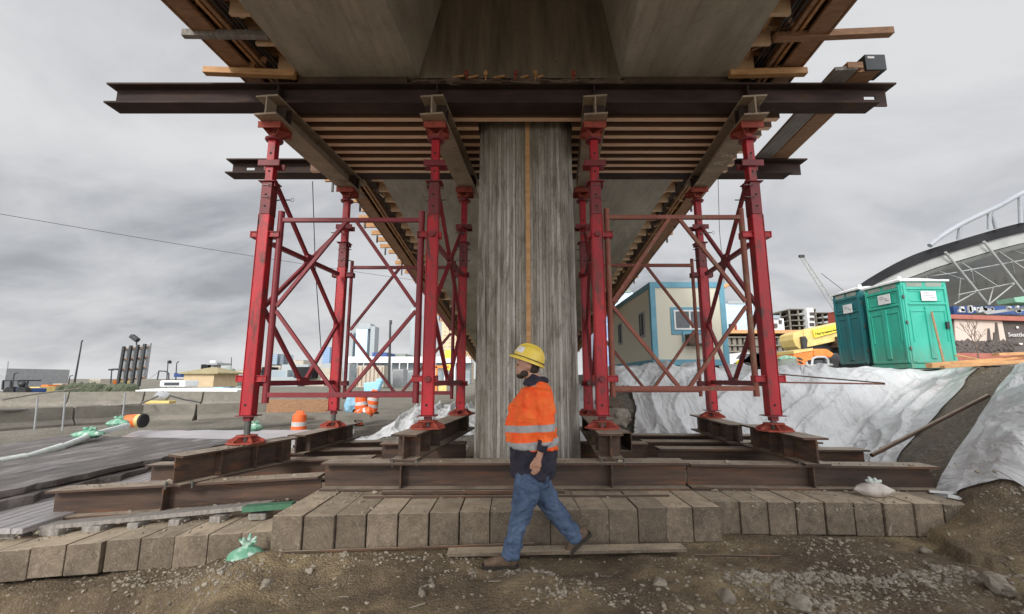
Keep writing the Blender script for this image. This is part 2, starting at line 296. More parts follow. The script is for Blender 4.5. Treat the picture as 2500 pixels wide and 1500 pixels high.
def mat_clothes():
    # hi-vis jacket: orange shell with two reflective bands set by height on the body
    m, nt, b = newmat("hi_vis_cloth", 0.7)
    g = nt.nodes.new("ShaderNodeNewGeometry"); s = nt.nodes.new("ShaderNodeSeparateXYZ"); nt.links.new(g.outputs["Position"], s.inputs[0])
    c = ramp(nt, nz(nt, pos(nt), 9, 5), [(0.35, (1.0, 0.10, 0.012)), (0.65, (1.0, 0.19, 0.03))])
    zz = math_(nt, 'MULTIPLY_ADD', s.outputs[0], -0.10, s.outputs[2])
    def band(z0, z1):
        return math_(nt, 'MULTIPLY', math_(nt, 'GREATER_THAN', zz, z0), math_(nt, 'LESS_THAN', zz, z1))
    k = math_(nt, 'ADD', band(1.045, 1.10), band(0.90, 0.965))
    c = mix(nt, k, c, (0.38, 0.38, 0.38))
    nt.links.new(c, b.inputs["Base Color"])
    bump(nt, b, nz(nt, pos(nt, (1, 1, 2.2)), 9, 5, 0.6, 0.5), 0.6, 0.03); MATS["hi_vis_cloth"] = m
    m, nt, b = newmat("denim", 0.85)
    c = ramp(nt, nz(nt, pos(nt), 7, 6, 0.7), [(0.3, (0.035, 0.062, 0.125)), (0.7, (0.105, 0.155, 0.25))])
    nt.links.new(c, b.inputs["Base Color"])
    bump(nt, b, nz(nt, pos(nt, (1, 1, 2.5)), 10, 5, 0.6, 0.6), 0.8, 0.03); MATS["denim"] = m
mat_clothes()
def mat_toilet(name, a, bb):
    m, nt, b = newmat(name, 0.42)
    c = ramp(nt, nz(nt, pos(nt, (1, 1, 0.4)), 2, 5), [(0.3, a), (0.7, bb)])
    s_ = nt.nodes.new("ShaderNodeSeparateXYZ"); nt.links.new(pos(nt), s_.inputs[0])
    lowd = math_(nt, 'MULTIPLY_ADD', s_.outputs[2], -1.6, 3.85, clamp=True); sp = nz(nt, pos(nt, (5, 5, 1.0)), 2.5, 7, 0.75)
    c = mix(nt, math_(nt, 'MULTIPLY', lowd, ramp(nt, sp, [(0.40, G(0.1)), (0.62, G(0.75))])), c, (0.22, 0.19, 0.14))
    c = mix(nt, ramp(nt, sp, [(0.56, G(0)), (0.72, G(0.35))]), c, tuple(k * 0.35 for k in a))
    nt.links.new(c, b.inputs["Base Color"]); MATS[name] = m
mat_toilet("toilet_green", (0.025, 0.36, 0.26), (0.05, 0.48, 0.36))
mat_toilet("toilet_teal", (0.008, 0.11, 0.13), (0.018, 0.17, 0.18))

# ------------------------------------------------------------------ mesh helpers
class MB:
    def __init__(s): s.v = []; s.f = []
    def add(s, vs, fs):
        k = len(s.v); s.v += [Vector(v) for v in vs]; s.f += [tuple(i + k for i in f) for f in fs]; return s
    def box(s, c, d, rz=0.0, M=None):
        x, y, z = d[0] / 2, d[1] / 2, d[2] / 2
        vs = [Vector(p) for p in ((-x, -y, -z), (x, -y, -z), (x, y, -z), (-x, y, -z), (-x, -y, z), (x, -y, z), (x, y, z), (-x, y, z))]
        m = M if M is not None else Matrix.Rotation(rz, 3, 'Z')
        return s.add([m @ v + Vector(c) for v in vs], [(0, 3, 2, 1), (4, 5, 6, 7), (0, 1, 5, 4), (1, 2, 6, 5), (2, 3, 7, 6), (3, 0, 4, 7)])
    def box2(s, lo, hi):
        return s.box([(a + b) / 2 for a, b in zip(lo, hi)], [b - a for a, b in zip(lo, hi)])
    def frame(s, a, b, up=(0, 0, 1)):
        a, b = Vector(a), Vector(b); d = (b - a); L = d.length; d.normalize()
        u = Vector(up); 
        if abs(d.dot(u)) > 0.98: u = Vector((0, 1, 0))
        r = d.cross(u).normalized(); u = r.cross(d).normalized()
        return a, b, d, r, u
    def bar(s, a, b, w, h, up=(0, 0, 1)):
        a, b, d, r, u = s.frame(a, b, up); vs = []
        for p in (a, b):
            for i, j in ((-1, -1), (1, -1), (1, 1), (-1, 1)): vs.append(p + r * (i * w / 2) + u * (j * h / 2))
        return s.add(vs, [(0, 1, 2, 3), (7, 6, 5, 4), (0, 4, 5, 1), (1, 5, 6, 2), (2, 6, 7, 3), (3, 7, 4, 0)])
    def tube(s, a, b, r1, r2=None, n=10, cap=True):
        a, b, d, r, u = s.frame(a, b); r2 = r1 if r2 is None else r2; vs = []
        for p, rr in ((a, r1), (b, r2)):
            for i in range(n):
                t = 2 * math.pi * i / n; vs.append(p + r * (rr * math.cos(t)) + u * (rr * math.sin(t)))
        fs = [(i, (i + 1) % n, n + (i + 1) % n, n + i) for i in range(n)]
        if cap: fs += [tuple(range(n))[::-1], tuple(range(n, 2 * n))]
        return s.add(vs, fs)
    def path(s, pts, r, n=8):
        for p, q in zip(pts[:-1], pts[1:]): s.tube(p, q, r, n=n)
        return s
    def prism(s, a, b, prof, up=(0, 0, 1)):
        """extrude closed 2D profile (right, up) from a to b"""
        a, b, d, r, u = s.frame(a, b, up); n = len(prof); vs = []
        for p in (a, b):
            for x, y in prof: vs.append(p + r * x + u * y)
        fs = [(i, (i + 1) % n, n + (i + 1) % n, n + i) for i in range(n)]
        tris = tessellate_polygon([[Vector((x, y, 0)) for x, y in prof]])
        for t in tris: fs += [tuple(t), tuple(n + i for i in t)]
        return s.add(vs, fs)
    def ibeam(s, a, b, w, h, tf=0.022, tw=0.018):
        p = [(-w/2, -h/2), (w/2, -h/2), (w/2, -h/2 + tf), (tw/2, -h/2 + tf), (tw/2, h/2 - tf), (w/2, h/2 - tf), (w/2, h/2), (-w/2, h/2),
             (-w/2, h/2 - tf), (-tw/2, h/2 - tf), (-tw/2, -h/2 + tf), (-w/2, -h/2 + tf)]
        return s.prism(a, b, p)
    def lathe(s, prof, c=(0, 0, 0), n=20):
        vs, fs = [], []
        for r, z in prof:
            for i in range(n):
                t = 2 * math.pi * i / n; vs.append(Vector(c) + Vector((r * math.cos(t), r * math.sin(t), z)))
        for k in range(len(prof) - 1):
            for i in range(n):
                j = (i + 1) % n; fs.append((k * n + i, k * n + j, (k + 1) * n + j, (k + 1) * n + i))
        fs += [tuple(range(n))[::-1], tuple(range((len(prof) - 1) * n, len(prof) * n))]
        return s.add(vs, fs)
    def quad(s, a, b, c, d): return s.add([a, b, c, d], [(0, 1, 2, 3)])
    def blob(s, c, d, seed=0, amp=0.25, sub=2, M=None):
        bm = bmesh.new(); bmesh.ops.create_icosphere(bm, subdivisions=sub, radius=1)
        bm.verts.ensure_lookup_table()
        vs = []
        for v in bm.verts:
            p = v.co.copy(); k = 1 + amp * noise.noise(p * 1.3 + Vector((seed * 7.3, seed * 3.1, seed))) + amp * 0.5 * noise.noise(p * 3.1 + Vector((seed, 0, seed * 5)))
            q = Vector((p.x * d[0] * k, p.y * d[1] * k, p.z * d[2] * k))
            if M is not None: q = M @ q
            vs.append(q + Vector(c))
        fs = [tuple(v.index for v in f.verts) for f in bm.faces]; bm.free()
        return s.add(vs, fs)
    def build(s, name, mat, parent=None, smooth=False, bevel=0.0):
        off = parent_world(parent)
        me = bpy.data.meshes.new(name); me.from_pydata([v - off for v in s.v], [], s.f); me.update()
        bm = bmesh.new(); bm.from_mesh(me); bmesh.ops.recalc_face_normals(bm, faces=bm.faces); bm.to_mesh(me); bm.free()
        if smooth:
            me.polygons.foreach_set("use_smooth", [True] * len(me.polygons))
            try: me.set_sharp_from_angle(angle=R(40))
            except Exception: pass
        me.materials.append(MATS[mat] if isinstance(mat, str) else mat)
        o = bpy.data.objects.new(name, me); col.objects.link(o)
        if parent is not None: o.parent = parent
        if bevel:
            b = o.modifiers.new("bevel", 'BEVEL'); b.width = bevel; b.segments = 2; b.limit_method = 'ANGLE'; b.angle_limit = R(35)
        return o
def parent_world(p):
    v = Vector((0, 0, 0))
    while p is not None: v += p.location; p = p.parent
    return v
def tag(o, label=None, cat=None, group=None, kind=None):
    if label: o["label"] = label
    if cat: o["category"] = cat
    if group: o["group"] = group
    if kind: o["kind"] = kind
    return o
def thing(name, label, cat, loc=(0, 0, 0), group=None):
    o = bpy.data.objects.new(name, None); col.objects.link(o); o.location = loc; o.empty_display_size = 0.2
    return tag(o, label, cat, group)
def copy_tree(o, parent=None):
    c = o.copy(); col.objects.link(c); c.parent = parent
    for ch in list(o.children): copy_tree(ch, c)
    return c
def text_mesh(txt, size, name, mat, parent, origin, xdir, updir, extrude=0.002, width=None):
    cu = bpy.data.curves.new(name, 'FONT'); cu.body = txt; cu.size = size; cu.extrude = extrude; cu.resolution_u = 2
    tmp = bpy.data.objects.new("tmp_text", cu); col.objects.link(tmp)
    dg = bpy.context.evaluated_depsgraph_get(); me = bpy.data.meshes.new_from_object(tmp.evaluated_get(dg))
    bpy.data.objects.remove(tmp)
    x = Vector(xdir).normalized(); u = Vector(updir).normalized(); n = x.cross(u)
    sx = 1.0
    if width:
        xs = [v.co.x for v in me.vertices]; sx = width / max(1e-6, max(xs) - min(xs))
    off = parent_world(parent)
    for v in me.vertices: v.co = Vector(origin) + x * (v.co.x * sx) + u * v.co.y + n * v.co.z - off
    me.materials.clear(); me.materials.append(MATS[mat]); me.name = name
    o = bpy.data.objects.new(name, me); col.objects.link(o); o.parent = parent; return o
def sm(t): t = max(0.0, min(1.0, t)); return t * t * (3 - 2 * t)
def lerp(a, b, t): return a + (b - a) * t

# ------------------------------------------------------------------ terrain
def H(x, y, fine=True):
    z = 0.0
    if y < 4.6:
        k = 1 - sm((y - 4.2) / 0.4)
        z -= 0.30 * sm((-1.75 - x) / 2.6)
        z -= 0.26 * sm((-1.9 - x) / 0.8) * sm((4.02 + 0.05 * math.sin(x * 3.1) + 0.12 * (x + 4.8) * -0.6 - y) / 0.14)
        z += 0.11 * sm((3.7 - y) / 0.5) * sm((x + 1.2) / 0.9) * sm((2.6 - x) / 1.2) * (0.5 + 0.5 * math.sin(x * 2.3 + 1))
    elif x < -1.75 and y < 9:
        z -= 0.30 * sm((-1.75 - x) / 2.6) * (1 - sm((y - 7.5) / 1.5))
    # heap of dirt at the right
    z += 0.30 * sm((x - 3.6 - 0.9 * (y - 3.5)) / 1.1) * (1 - sm((y - 3.9) / 0.5))
    # low ground behind the left tower, road level further left
    if y > 8:
        t = sm((y - 8) / 4)
        z += t * lerp(0.0, -0.55, sm((-2.8 - x) / 2.5)) * (1 - 0.5 * sm((y - 17) / 4))
    if x < -5.4: z -= 0.12 * sm((y - 5) / 6)
    # bank under the plastic sheeting
    A = lerp(0.0, 0.55, sm((x + 4.6) / 2.0)) + 0.75 * sm((x + 0.2) / 2.4) + 0.35 * sm((x - 1.6) / 1.0)
    toe = lerp(11.2, 8.15, sm((x + 1.5) / 3.2)); wid = lerp(3.4, 2.5, sm((x + 1) / 3))
    zb = A * sm((y - toe) / wid) * (1.0 if x > 1 else 1 - 0.5 * sm((y - 18) / 6) * sm((1 - x) / 2))
    tx = 4.6 + (y - 4.9) * 0.6; zc = 0.0
    if y > 3.6 and x > tx - 0.4:
        zc = (0.33 + 0.58 * (x - tx)) * sm((x - tx + 0.4) / 0.5); zc = min(zc, 1.72) * sm((y - 3.7) / 0.9)
    zb = max(zb, 0.0)
    if zc > 0.001:
        h = max(0.0, 0.35 - abs(zb - zc)) / 0.35
        zb = max(zb, zc) + h * h * 0.35 * 0.25
    z += min(zb, 1.9)
    if y > 45:
        z = lerp(z, -0.35, sm((y - 45) / 60))
    if x > 14: z = lerp(z, 1.0, sm((x - 14) / 10))
    if y < 0: z = lerp(z, 0, sm(-y / 3))
    if fine and -9 < x < 11 and 1.5 < y < 16:
        p = Vector((x, y, 0))
        a = 0.075 if y < 4.0 else (0.05 if y < 4.3 else 0.03)
        if abs(x) < 5.0 and 4.3 < y < 8.2: a = 0.008
        z += a * noise.fractal(p * 1.6, 1.0, 2.1, 5) + 0.014 * noise.noise(p * 9) + 0.006 * noise.noise(p * 23)
    return z
def axis(lo, hi, step, far, g=1.18):
    a = list(np.arange(lo, hi + 1e-6, step)); s = step; x = a[-1]
    while x < far: s *= g; x += s; a.append(x)
    s = step; x = a[0]; pre = []
    while x > -far: s *= g; x -= s; pre.append(x)
    return pre[::-1] + a
xs = axis(-6.5, 8.5, 0.055, 3500); ys = axis(2.4, 10.5, 0.05, 4200)
ys = [y for y in ys if y > -200]
V = [(x, y, H(x, y)) for y in ys for x in xs]
nx = len(xs)
Fc = [(j * nx + i, j * nx + i + 1, (j + 1) * nx + i + 1, (j + 1) * nx + i) for j in range(len(ys) - 1) for i in range(nx - 1)]
me = bpy.data.meshes.new("ground"); me.from_pydata(V, [], Fc); me.update()
me.polygons.foreach_set("use_smooth", [True] * len(me.polygons)); me.materials.append(MATS["ground_dirt"])
ground = bpy.data.objects.new("ground", me); col.objects.link(ground); tag(ground, kind="structure")
# ------------------------------------------------------------------ timber mats and steel on the ground
def timber_mat(label, x0, n, w, y0, y1, ztop, h, slope=0.0, gap_seed=0, ysl=0.0):
    root = thing("timber_mat", label, "timber mat", (x0 + n * w / 2, y0, ztop - h), "timber crane mats laid side by side")
    rnd = random.Random(gap_seed)
    for i in range(n):
        a = x0 + i * w + 0.002; b = x0 + (i + 1) * w - 0.0025 - (0.006 if rnd.random() < .3 else 0)
        dz = rnd.uniform(-0.006, 0.006); dy = rnd.uniform(-0.008, 0.008) + ysl * (i * w)
        za = ztop + slope * (a - x0) + dz; zb = ztop + slope * (b - x0) + dz
        m = MB(); ny = 5
        vs, fs = [], []
        for k in range(ny + 1):
            y = y0 + dy + (y1 - y0) * (k / ny) ** 2
            vs += [(a, y, za - h), (b, y, zb - h), (b, y, zb), (a, y, za)]
        for k in range(ny):
            q = k * 4
            for e in range(4): fs.append((q + e, q + (e + 1) % 4, q + 4 + (e + 1) % 4, q + 4 + e))
        fs += [(3, 2, 1, 0), (ny * 4, ny * 4 + 1, ny * 4 + 2, ny * 4 + 3)]
        m.add(vs, fs)
        m.build("timber", "mat_timber", root, bevel=rnd.uniform(0.004, 0.010))
    return root
timber_mat("timber mat at the left edge of the frame, dirt heaped on top", -5.55, 6, 0.315, 4.22, 8.0, -0.085, 0.26, 0.075, 1)
timber_mat("low timber mat left of the raised middle mats, beside the green sandbag", -3.63, 5, 0.30, 4.24, 8.0, 0.065, 0.265, 0.055, 2)
timber_mat("leftmost raised timber mat, just right of the green sandbag", -2.105, 4, 0.271, 4.12, 8.2, 0.31, 0.31, 0, 3, 0.072)
timber_mat("raised timber mat left of the walking worker's legs", -1.015, 4, 0.271, 4.20, 8.2, 0.31, 0.31, 0, 4, 0.072)
timber_mat("raised timber mat directly behind the walking worker", 0.08, 4, 0.271, 4.275, 8.2, 0.31, 0.31, 0, 5, 0.072)
timber_mat("raised timber mat right of the worker, ending at the middle step in the row", 1.17, 3, 0.262, 4.355, 8.2, 0.31, 0.31, 0, 6, 0.072)
timber_mat("set-back timber mat starting at the step under the right steel beam", 1.975, 4, 0.268, 4.61, 8.2, 0.305, 0.30, 0, 7, -0.05)
timber_mat("rightmost timber mat with white scuffs and a dirty plastic bag on it", 3.055, 5, 0.277, 4.555, 8.2, 0.305, 0.30, 0, 8, -0.05)

def ground_beam(label, a, b, w=0.26, h=0.287, stiff=(), name="steel_beam", mat="steel_rust", end_plate=False):
    a, b = Vector(a), Vector(b); root = thing(name, label, "steel beam", (a + b) / 2 - Vector((0, 0, h)))
    up = Vector((0, 0, h / 2))
    MB().ibeam(a - up, b - up, w, h).build("beam_section", mat, root, bevel=0.003)
    d = (b - a).normalized(); r = Vector((d.y, -d.x, 0)).normalized()
    for t in stiff:
        p = a.lerp(b, t) - up
        m = MB(); ang = math.atan2(d.y, d.x)
        for sgn in (1, -1):
            m.box(p + r * sgn * (w / 4 - 0.002), (0.016, w / 2 - 0.03, h - 0.048), ang)
        m.build("stiffener_plate", mat, root)
    return root
def bolts(root, pts):
    m = MB()
    for p in pts:
        m.tube(Vector(p) - Vector((0, 0, 0.045)), Vector(p) + Vector((0, 0, 0.03)), 0.009, n=6).tube(p, Vector(p) + Vector((0, 0, 0.016)), 0.02, n=6)
    m.build("bolt_set", "steel_grey", root)
B1 = ground_beam("front left steel beam lying tilted on the low mats", (-4.86, 4.96, 0.342), (-2.10, 5.12, 0.455), stiff=(0.42,), mat="steel_rust")
B2 = ground_beam("front middle steel beam behind the walking worker", (-2.06, 5.10, 0.60), (1.92, 5.13, 0.60), w=0.29, stiff=(0.215, 0.79))
B3 = ground_beam("front right steel beam with an orange rusty lower edge", (1.955, 5.16, 0.578), (4.62, 5.10, 0.560), h=0.262, stiff=(0.5,))
ground_beam("left steel beam lying second from the front", (-4.94, 6.33, 0.35), (-1.89, 6.30, 0.45), h=0.26)
ground_beam("right steel beam lying second from the front", (1.98, 6.25, 0.575), (4.75, 6.2, 0.565), h=0.26)
ground_beam("right steel beam lying third from the front", (1.97, 6.92, 0.575), (4.60, 6.88, 0.57), h=0.26)
ground_beam("right steel beam lying at the foot of the white sheeting", (1.98, 7.7, 0.575), (4.4, 7.65, 0.57), h=0.26)
ground_beam("left steel beam lying third from the front, behind the short cross beam", (-3.6, 7.05, 0.42), (-1.35, 7.05, 0.45), h=0.24)
ground_beam("left steel beam lying rearmost beneath the white sheet", (-3.6, 7.85, 0.42), (-1.30, 7.85, 0.47), h=0.25)
ground_beam("short steel beam on the ground left of the concrete pier", (-1.86, 6.55, 0.60), (-0.66, 6.55, 0.60))
ground_beam("short steel beam on the ground right of the concrete pier", (0.98, 6.55, 0.60), (1.92, 6.55, 0.60))
# short cross beams that carry the shoring legs
S1 = ground_beam("cross beam under the front left outer shoring leg", (-3.56, 4.86, 0.70), (-2.96, 6.12, 0.73), h=0.31, w=0.27, stiff=(0.3, 0.6, 0.85), name="cross_beam")
S2 = ground_beam("long cross beam under the shoring legs left of the pier", (-1.19, 5.0, 0.895), (-0.80, 8.35, 0.895), h=0.285, w=0.29, stiff=(0.06, 0.17, 0.3, 0.8), name="cross_beam")
S3 = ground_beam("long cross beam under the shoring legs right of the pier", (1.10, 5.06, 0.895), (1.36, 8.35, 0.895), h=0.285, w=0.27, stiff=(0.06, 0.17, 0.3, 0.8), name="cross_beam")
S4 = ground_beam("cross beam under the front right outer shoring leg", (3.30, 4.95, 0.865), (3.33, 6.35, 0.87), h=0.29, w=0.27, stiff=(0.3, 0.5, 0.8), name="cross_beam")
S5 = ground_beam("cross beam under the rear left outer shoring leg", (-3.10, 6.55, 0.70), (-2.93, 8.35, 0.70), h=0.27, w=0.27, stiff=(0.1, 0.5, 0.75), name="cross_beam")
S6 = ground_beam("cross beam under the rear right outer shoring leg", (3.24, 6.5, 0.85), (3.42, 8.35, 0.85), h=0.275, w=0.27, stiff=(0.1, 0.4, 0.75), name="cross_beam")
bolts(B1, [(-3.66, 4.90, 0.392), (-3.38, 4.90, 0.405)])
bolts(B2, [(-1.30, 5.0, 0.602), (-1.04, 5.0, 0.602), (0.98, 5.03, 0.602), (1.23, 5.03, 0.602)])
bolts(B3, [(3.16, 5.05, 0.572), (3.45, 5.05, 0.57)])
t = thing("square_tube", "rusty square steel tube poking out right of the pier's inner cross beam", "steel tube", (1.5, 5.9, 0.6))
m = MB(); 
for c, d in (((0, 0, .0075), (0.15, 0.9, 0.012)), ((0, 0, .2275), (0.15, 0.9, 0.012)), ((-.0705, 0, .1175), (0.012, 0.9, 0.204)), ((.0705, 0, .1175), (0.012, 0.9, 0.204))):
    m.box(Vector((1.42, 6.15, 0.60)) + Vector(c), d)
m.build("tube_wall", "steel_rust", t)
for lab, p, q, w, h, mt in (("long grey board raised on blocks along the left mats", (-5.1, 4.66, 0.015), (-2.45, 4.74, 0.245), 0.17, 0.04, "wood_grey"),
                        ("rusty flat bar lying on the mats left of the worker", (-1.35, 4.82, 0.335), (0.55, 4.86, 0.335), 0.04, 0.03, "steel_rust"),
                        ("thin rusty rod lying along the front of the middle mats", (-1.5, 4.70, 0.322), (1.6, 4.75, 0.322), 0.02, 0.02, "steel_rust"),
                        ("long thin board in the dirt at the foot of the middle mats", (-0.55, 4.06, 0.035), (1.50, 4.14, 0.045), 0.14, 0.025, "mat_timber"),
                        ("thin rusty strip at the bottom edge of the leftmost raised mat", (-2.0, 4.07, 0.03), (0.2, 4.20, 0.055), 0.02, 0.015, "steel_rust"),
                        ("thin steel rod lying in dirt right of the long board", (1.55, 4.03, 0.02), (2.25, 3.98, 0.03), 0.012, 0.012, "steel_rust"),
                        ("green painted plank end lying beside the leftmost raised mat", (-2.62, 4.58, 0.245), (-2.15, 4.60, 0.275), 0.10, 0.05, "green_paint")):
    o = MB().bar(p, q, w, h).build("board" if "board" in lab or "plank" in lab else "steel_rod", mt, None); tag(o, lab, "board" if "board" in lab or "plank" in lab else "steel rod")
for i in range(7):
    x = -4.9 + i * 0.4
    o = MB().box((x, 4.66, -0.085 + (x + 5.55) * 0.074 + 0.027), (random.uniform(0.10, 0.26), 0.16, 0.06), random.uniform(-.1, .1)).build("wood_block", "wood_grey", None, bevel=0.006)
    tag(o, "small wood block under the long grey board", "wood block", "wood blocks under the long grey board")
# ------------------------------------------------------------------ shoring towers
def octo(m, c, r, h):
    return m.lathe([(r, 0), (r, h)], c, 8)
def post(tower, X, Y, zf, back=False, ztop=4.92, mirror=1):
    red = "red_paint"; root = bpy.data.objects.new("shoring_post", None); col.objects.link(root); root.parent = tower
    root.location = Vector((X, Y, zf)) - tower.location
    zb = 1.05 if not back else 0.97; zt = 4.09 if not back else 3.90; zi = 4.715 if not back else 4.70
    # base plate with gussets
    m = MB(); octo(m, (X, Y, zf), 0.22, 0.018)
    for k in range(6):
        a = k * math.pi / 3 + 0.3; d = Vector((math.cos(a), math.sin(a), 0)); n = Vector((-d.y, d.x, 0)) * 0.006
        b0 = Vector((X, Y, zf + 0.018)); P = [b0 + d * 0.05, b0 + d * 0.205, b0 + d * 0.20 + Vector((0, 0, .02)), b0 + d * 0.09 + Vector((0, 0, .075)), b0 + d * 0.05 + Vector((0, 0, .08))]
        vs = [p - n for p in P] + [p + n for p in P]
        m.add(vs, [(4, 3, 2, 1, 0), (5, 6, 7, 8, 9)] + [(i, (i + 1) % 5, 5 + (i + 1) % 5, 5 + i) for i in range(5)])
    m.lathe([(0.125, 0.08), (0.125, 0.092)], (X, Y, zf), 8)
    m.build("base_plate", "primer_red", root)
    m = MB().tube((X, Y, zf + 0.02), (X, Y, zb - 0.02), 0.034, n=12)
    z = zf + 0.1
    while z < zb - 0.03: m.tube((X, Y, z), (X, Y, z + 0.006), 0.039, n=12); z += 0.014
    m.build("screw_jack", "steel_grey", root)
    m = MB(); m.box((X, Y, zb), (0.225, 0.20, 0.012)); m.box((X, Y, zb - 0.036), (0.085, 0.085, 0.055))
    m.build("jack_collar", "red_paint_dull", root)
    # outer leg: hollow rectangular section made of two channels with a front slot line
    m = MB(); zt0 = zt - 0.45
    m.box2((X - 0.064, Y - 0.075, zb + 0.008), (X + 0.064, Y + 0.075, zt0))
    for s in (-1, 1): m.box2((X + s * 0.070 - 0.005, Y - 0.082, zb + 0.01), (X + s * 0.070 + 0.005, Y - 0.055, zt0 - 0.002))
    m.build("outer_leg", red, root, bevel=0.006)
    m = MB(); m.box2((X - 0.068, Y - 0.078, zt0 + 0.001), (X + 0.068, Y + 0.078, zt)); m.box((X, Y, zt + 0.007), (0.22, 0.20, 0.014))
    m.box((X + 0.095 * mirror, Y, zt - 0.03), (0.015, 0.13, 0.06))
    m.build("outer_sleeve", "red_paint_dull", root, bevel=0.005)
    m = MB(); m.box2((X - 0.052, Y - 0.055, zt + 0.015), (X + 0.052, Y + 0.055, zi))
    m.build("inner_tube", "red_paint", root, bevel=0.006)
    for z, w in ((zt + 0.16, 0.007), (zt - 0.18, 0.0), (zt - 0.34, 0.0), (zt + 0.42, 0.007)):
        yy = Y - (0.0565 if w else 0.0795)
        MB().tube((X, yy - 0.001, z), (X, yy + 0.004, z), 0.016, n=10).build("pin_hole", "black_rubber", root)
    m = MB(); m.tube((X - 0.01, Y - 0.0785, zb + 0.13), (X - 0.01, Y - 0.07, zb + 0.13), 0.016, n=8)
    m.build("pin_hole", "black_rubber", root)
    # pins with ring clips
    for z in ((zt - 0.05, zt - 0.22) if not back else (zt - 0.1, zt - 0.3)):
        m = MB()
        m.tube((X - 0.12, Y + 0.03, z), (X + 0.12, Y + 0.03, z), 0.008, n=6)
        c = Vector((X + 0.045 * mirror, Y - 0.088, z)); pts = [c + Vector((0.022 * math.cos(a), 0, 0.022 * math.sin(a))) for a in [k * math.pi / 4 for k in range(9)]]
        m.build("locking_pin", "steel_grey", root); m = MB().path(pts, 0.003, 5)
        m.tube(c + Vector((-.022, 0, 0)), c + Vector((-.1, 0, 0.004)), 0.004, n=5).build("ring_clip", "steel_grey", root)
    # bracket on the inner tube and upper jack
    m = MB(); m.box((X, Y - 0.075, 4.36 if not back else 4.2), (0.29, 0.022, 0.085)); m.box((X, Y + 0.07, 4.36 if not back else 4.2), (0.29, 0.022, 0.085))
    m.box((X, Y, 4.36 if not back else 4.2), (0.125, 0.122, 0.10))
    m.build("clamp_bracket", "red_paint_dull", root, bevel=0.004)
    m = MB(); m.lathe([(0.105, 0), (0.115, 0.012), (0.115, 0.03), (0.06, 0.045)], (X, Y, zi - 0.01), 14)
    m.tube((X, Y, zi + 0.03), (X, Y, ztop - 0.12), 0.034, n=12)
    m.build("upper_jack", "red_paint_dull", root, smooth=True)
    m = MB(); m.box((X, Y, ztop - 0.0095), (0.31, 0.31, 0.014))
    m.box((X, Y, ztop - 0.135), (0.10, 0.10, 0.03))
    for k in range(4):
        a = k * math.pi / 2 + math.pi / 4; d = Vector((math.cos(a), math.sin(a), 0)); n = Vector((-d.y, d.x, 0)) * 0.006
        P = [Vector((X, Y, ztop - 0.15)) + d * 0.03, Vector((X, Y, ztop - 0.14)) + d * 0.075, Vector((X, Y, ztop - 0.04)) + d * 0.19, Vector((X, Y, ztop - 0.017)) + d * 0.19, Vector((X, Y, ztop - 0.017)) + d * 0.03]
        vs = [p - n for p in P] + [p + n for p in P]
        m.add(vs, [(4, 3, 2, 1, 0), (5, 6, 7, 8, 9)] + [(i, (i + 1) % 5, 5 + (i + 1) % 5, 5 + i) for i in range(5)])
    for s in (-1, 1): m.box((X, Y + s * 0.149, ztop - 0.055), (0.30, 0.012, 0.075))
    m.build("head_plate", "primer_red", root)
    # frame clamps
    for z in ((3.37, 1.50) if not back else (3.32, 1.42)):
        mm = mirror
        for s in (-1, 1):
            L0, L1 = 0.066, (0.20 if s == mm else (0.165 if abs(X) > 2.5 else 0.10))
            m = MB(); xm = X + s * (L0 + L1) / 2
            m.prism((xm - (L1 - L0) / 2, Y, z), (xm + (L1 - L0) / 2, Y, z), [(-.05, -.03), (-.066, -.03), (-.066, -.039), (.066, -.039), (.066, -.03), (.05, -.03), (.05, .03), (.066, .03), (.066, .039), (-.066, .039), (-.066, .03), (-.05, .03)])
            m.box((X + s * L1, Y, z), (0.012, 0.12, 0.085))
            m.build("frame_clamp", "red_paint" if not back else "red_paint_dull", root, bevel=0.002)
        if abs(X) < 2.5:
            MB().tube((X, Y - 0.105, z - .005), (X, Y - 0.076, z - .005), 0.038, 0.042, 12).build("clamp_knob", "red_paint_dull", root, smooth=True)
    return root
def diamond(tower, name, a, b, z0, z1, mat, r=0.026):
    """plane frame between plan points a and b: two pipes, top / bottom bars, diamond bracing"""
    root = bpy.data.objects.new(name, None); col.objects.link(root); root.parent = tower
    a, b = Vector((*a, 0)), Vector((*b, 0)); root.location = Vector((a.x, a.y, z0)) - tower.location
    P = lambda t, z: a.lerp(b, t) + Vector((0, 0, z))
    for t in (0, 1):
        MB().tube(P(t, z0 - 0.10), P(t, z1 + 0.12), r * 1.15, n=10).build("frame_pipe", mat, root, smooth=True)
    MB().bar(P(0, z1), P(1, z1), 0.05, 0.055).build("top_bar", mat, root, bevel=0.004)
    MB().bar(P(0, z0), P(1, z0), 0.05, 0.06).build("bottom_bar", mat, root, bevel=0.004)
    zm = (z0 + z1) / 2 - 0.02
    for (t0, za), (t1, zb) in (((0.5, z1), (0.02, zm)), ((0.5, z1), (0.98, zm)), ((0.5, z0), (0.02, zm - 0.06)), ((0.5, z0), (0.98, zm - 0.06))):
        MB().bar(P(t0 + (0.03 if t1 > 0.5 else -0.03), za), P(t1, zb), 0.04, 0.045).build("diagonal_brace", mat, root, bevel=0.003)
    return root
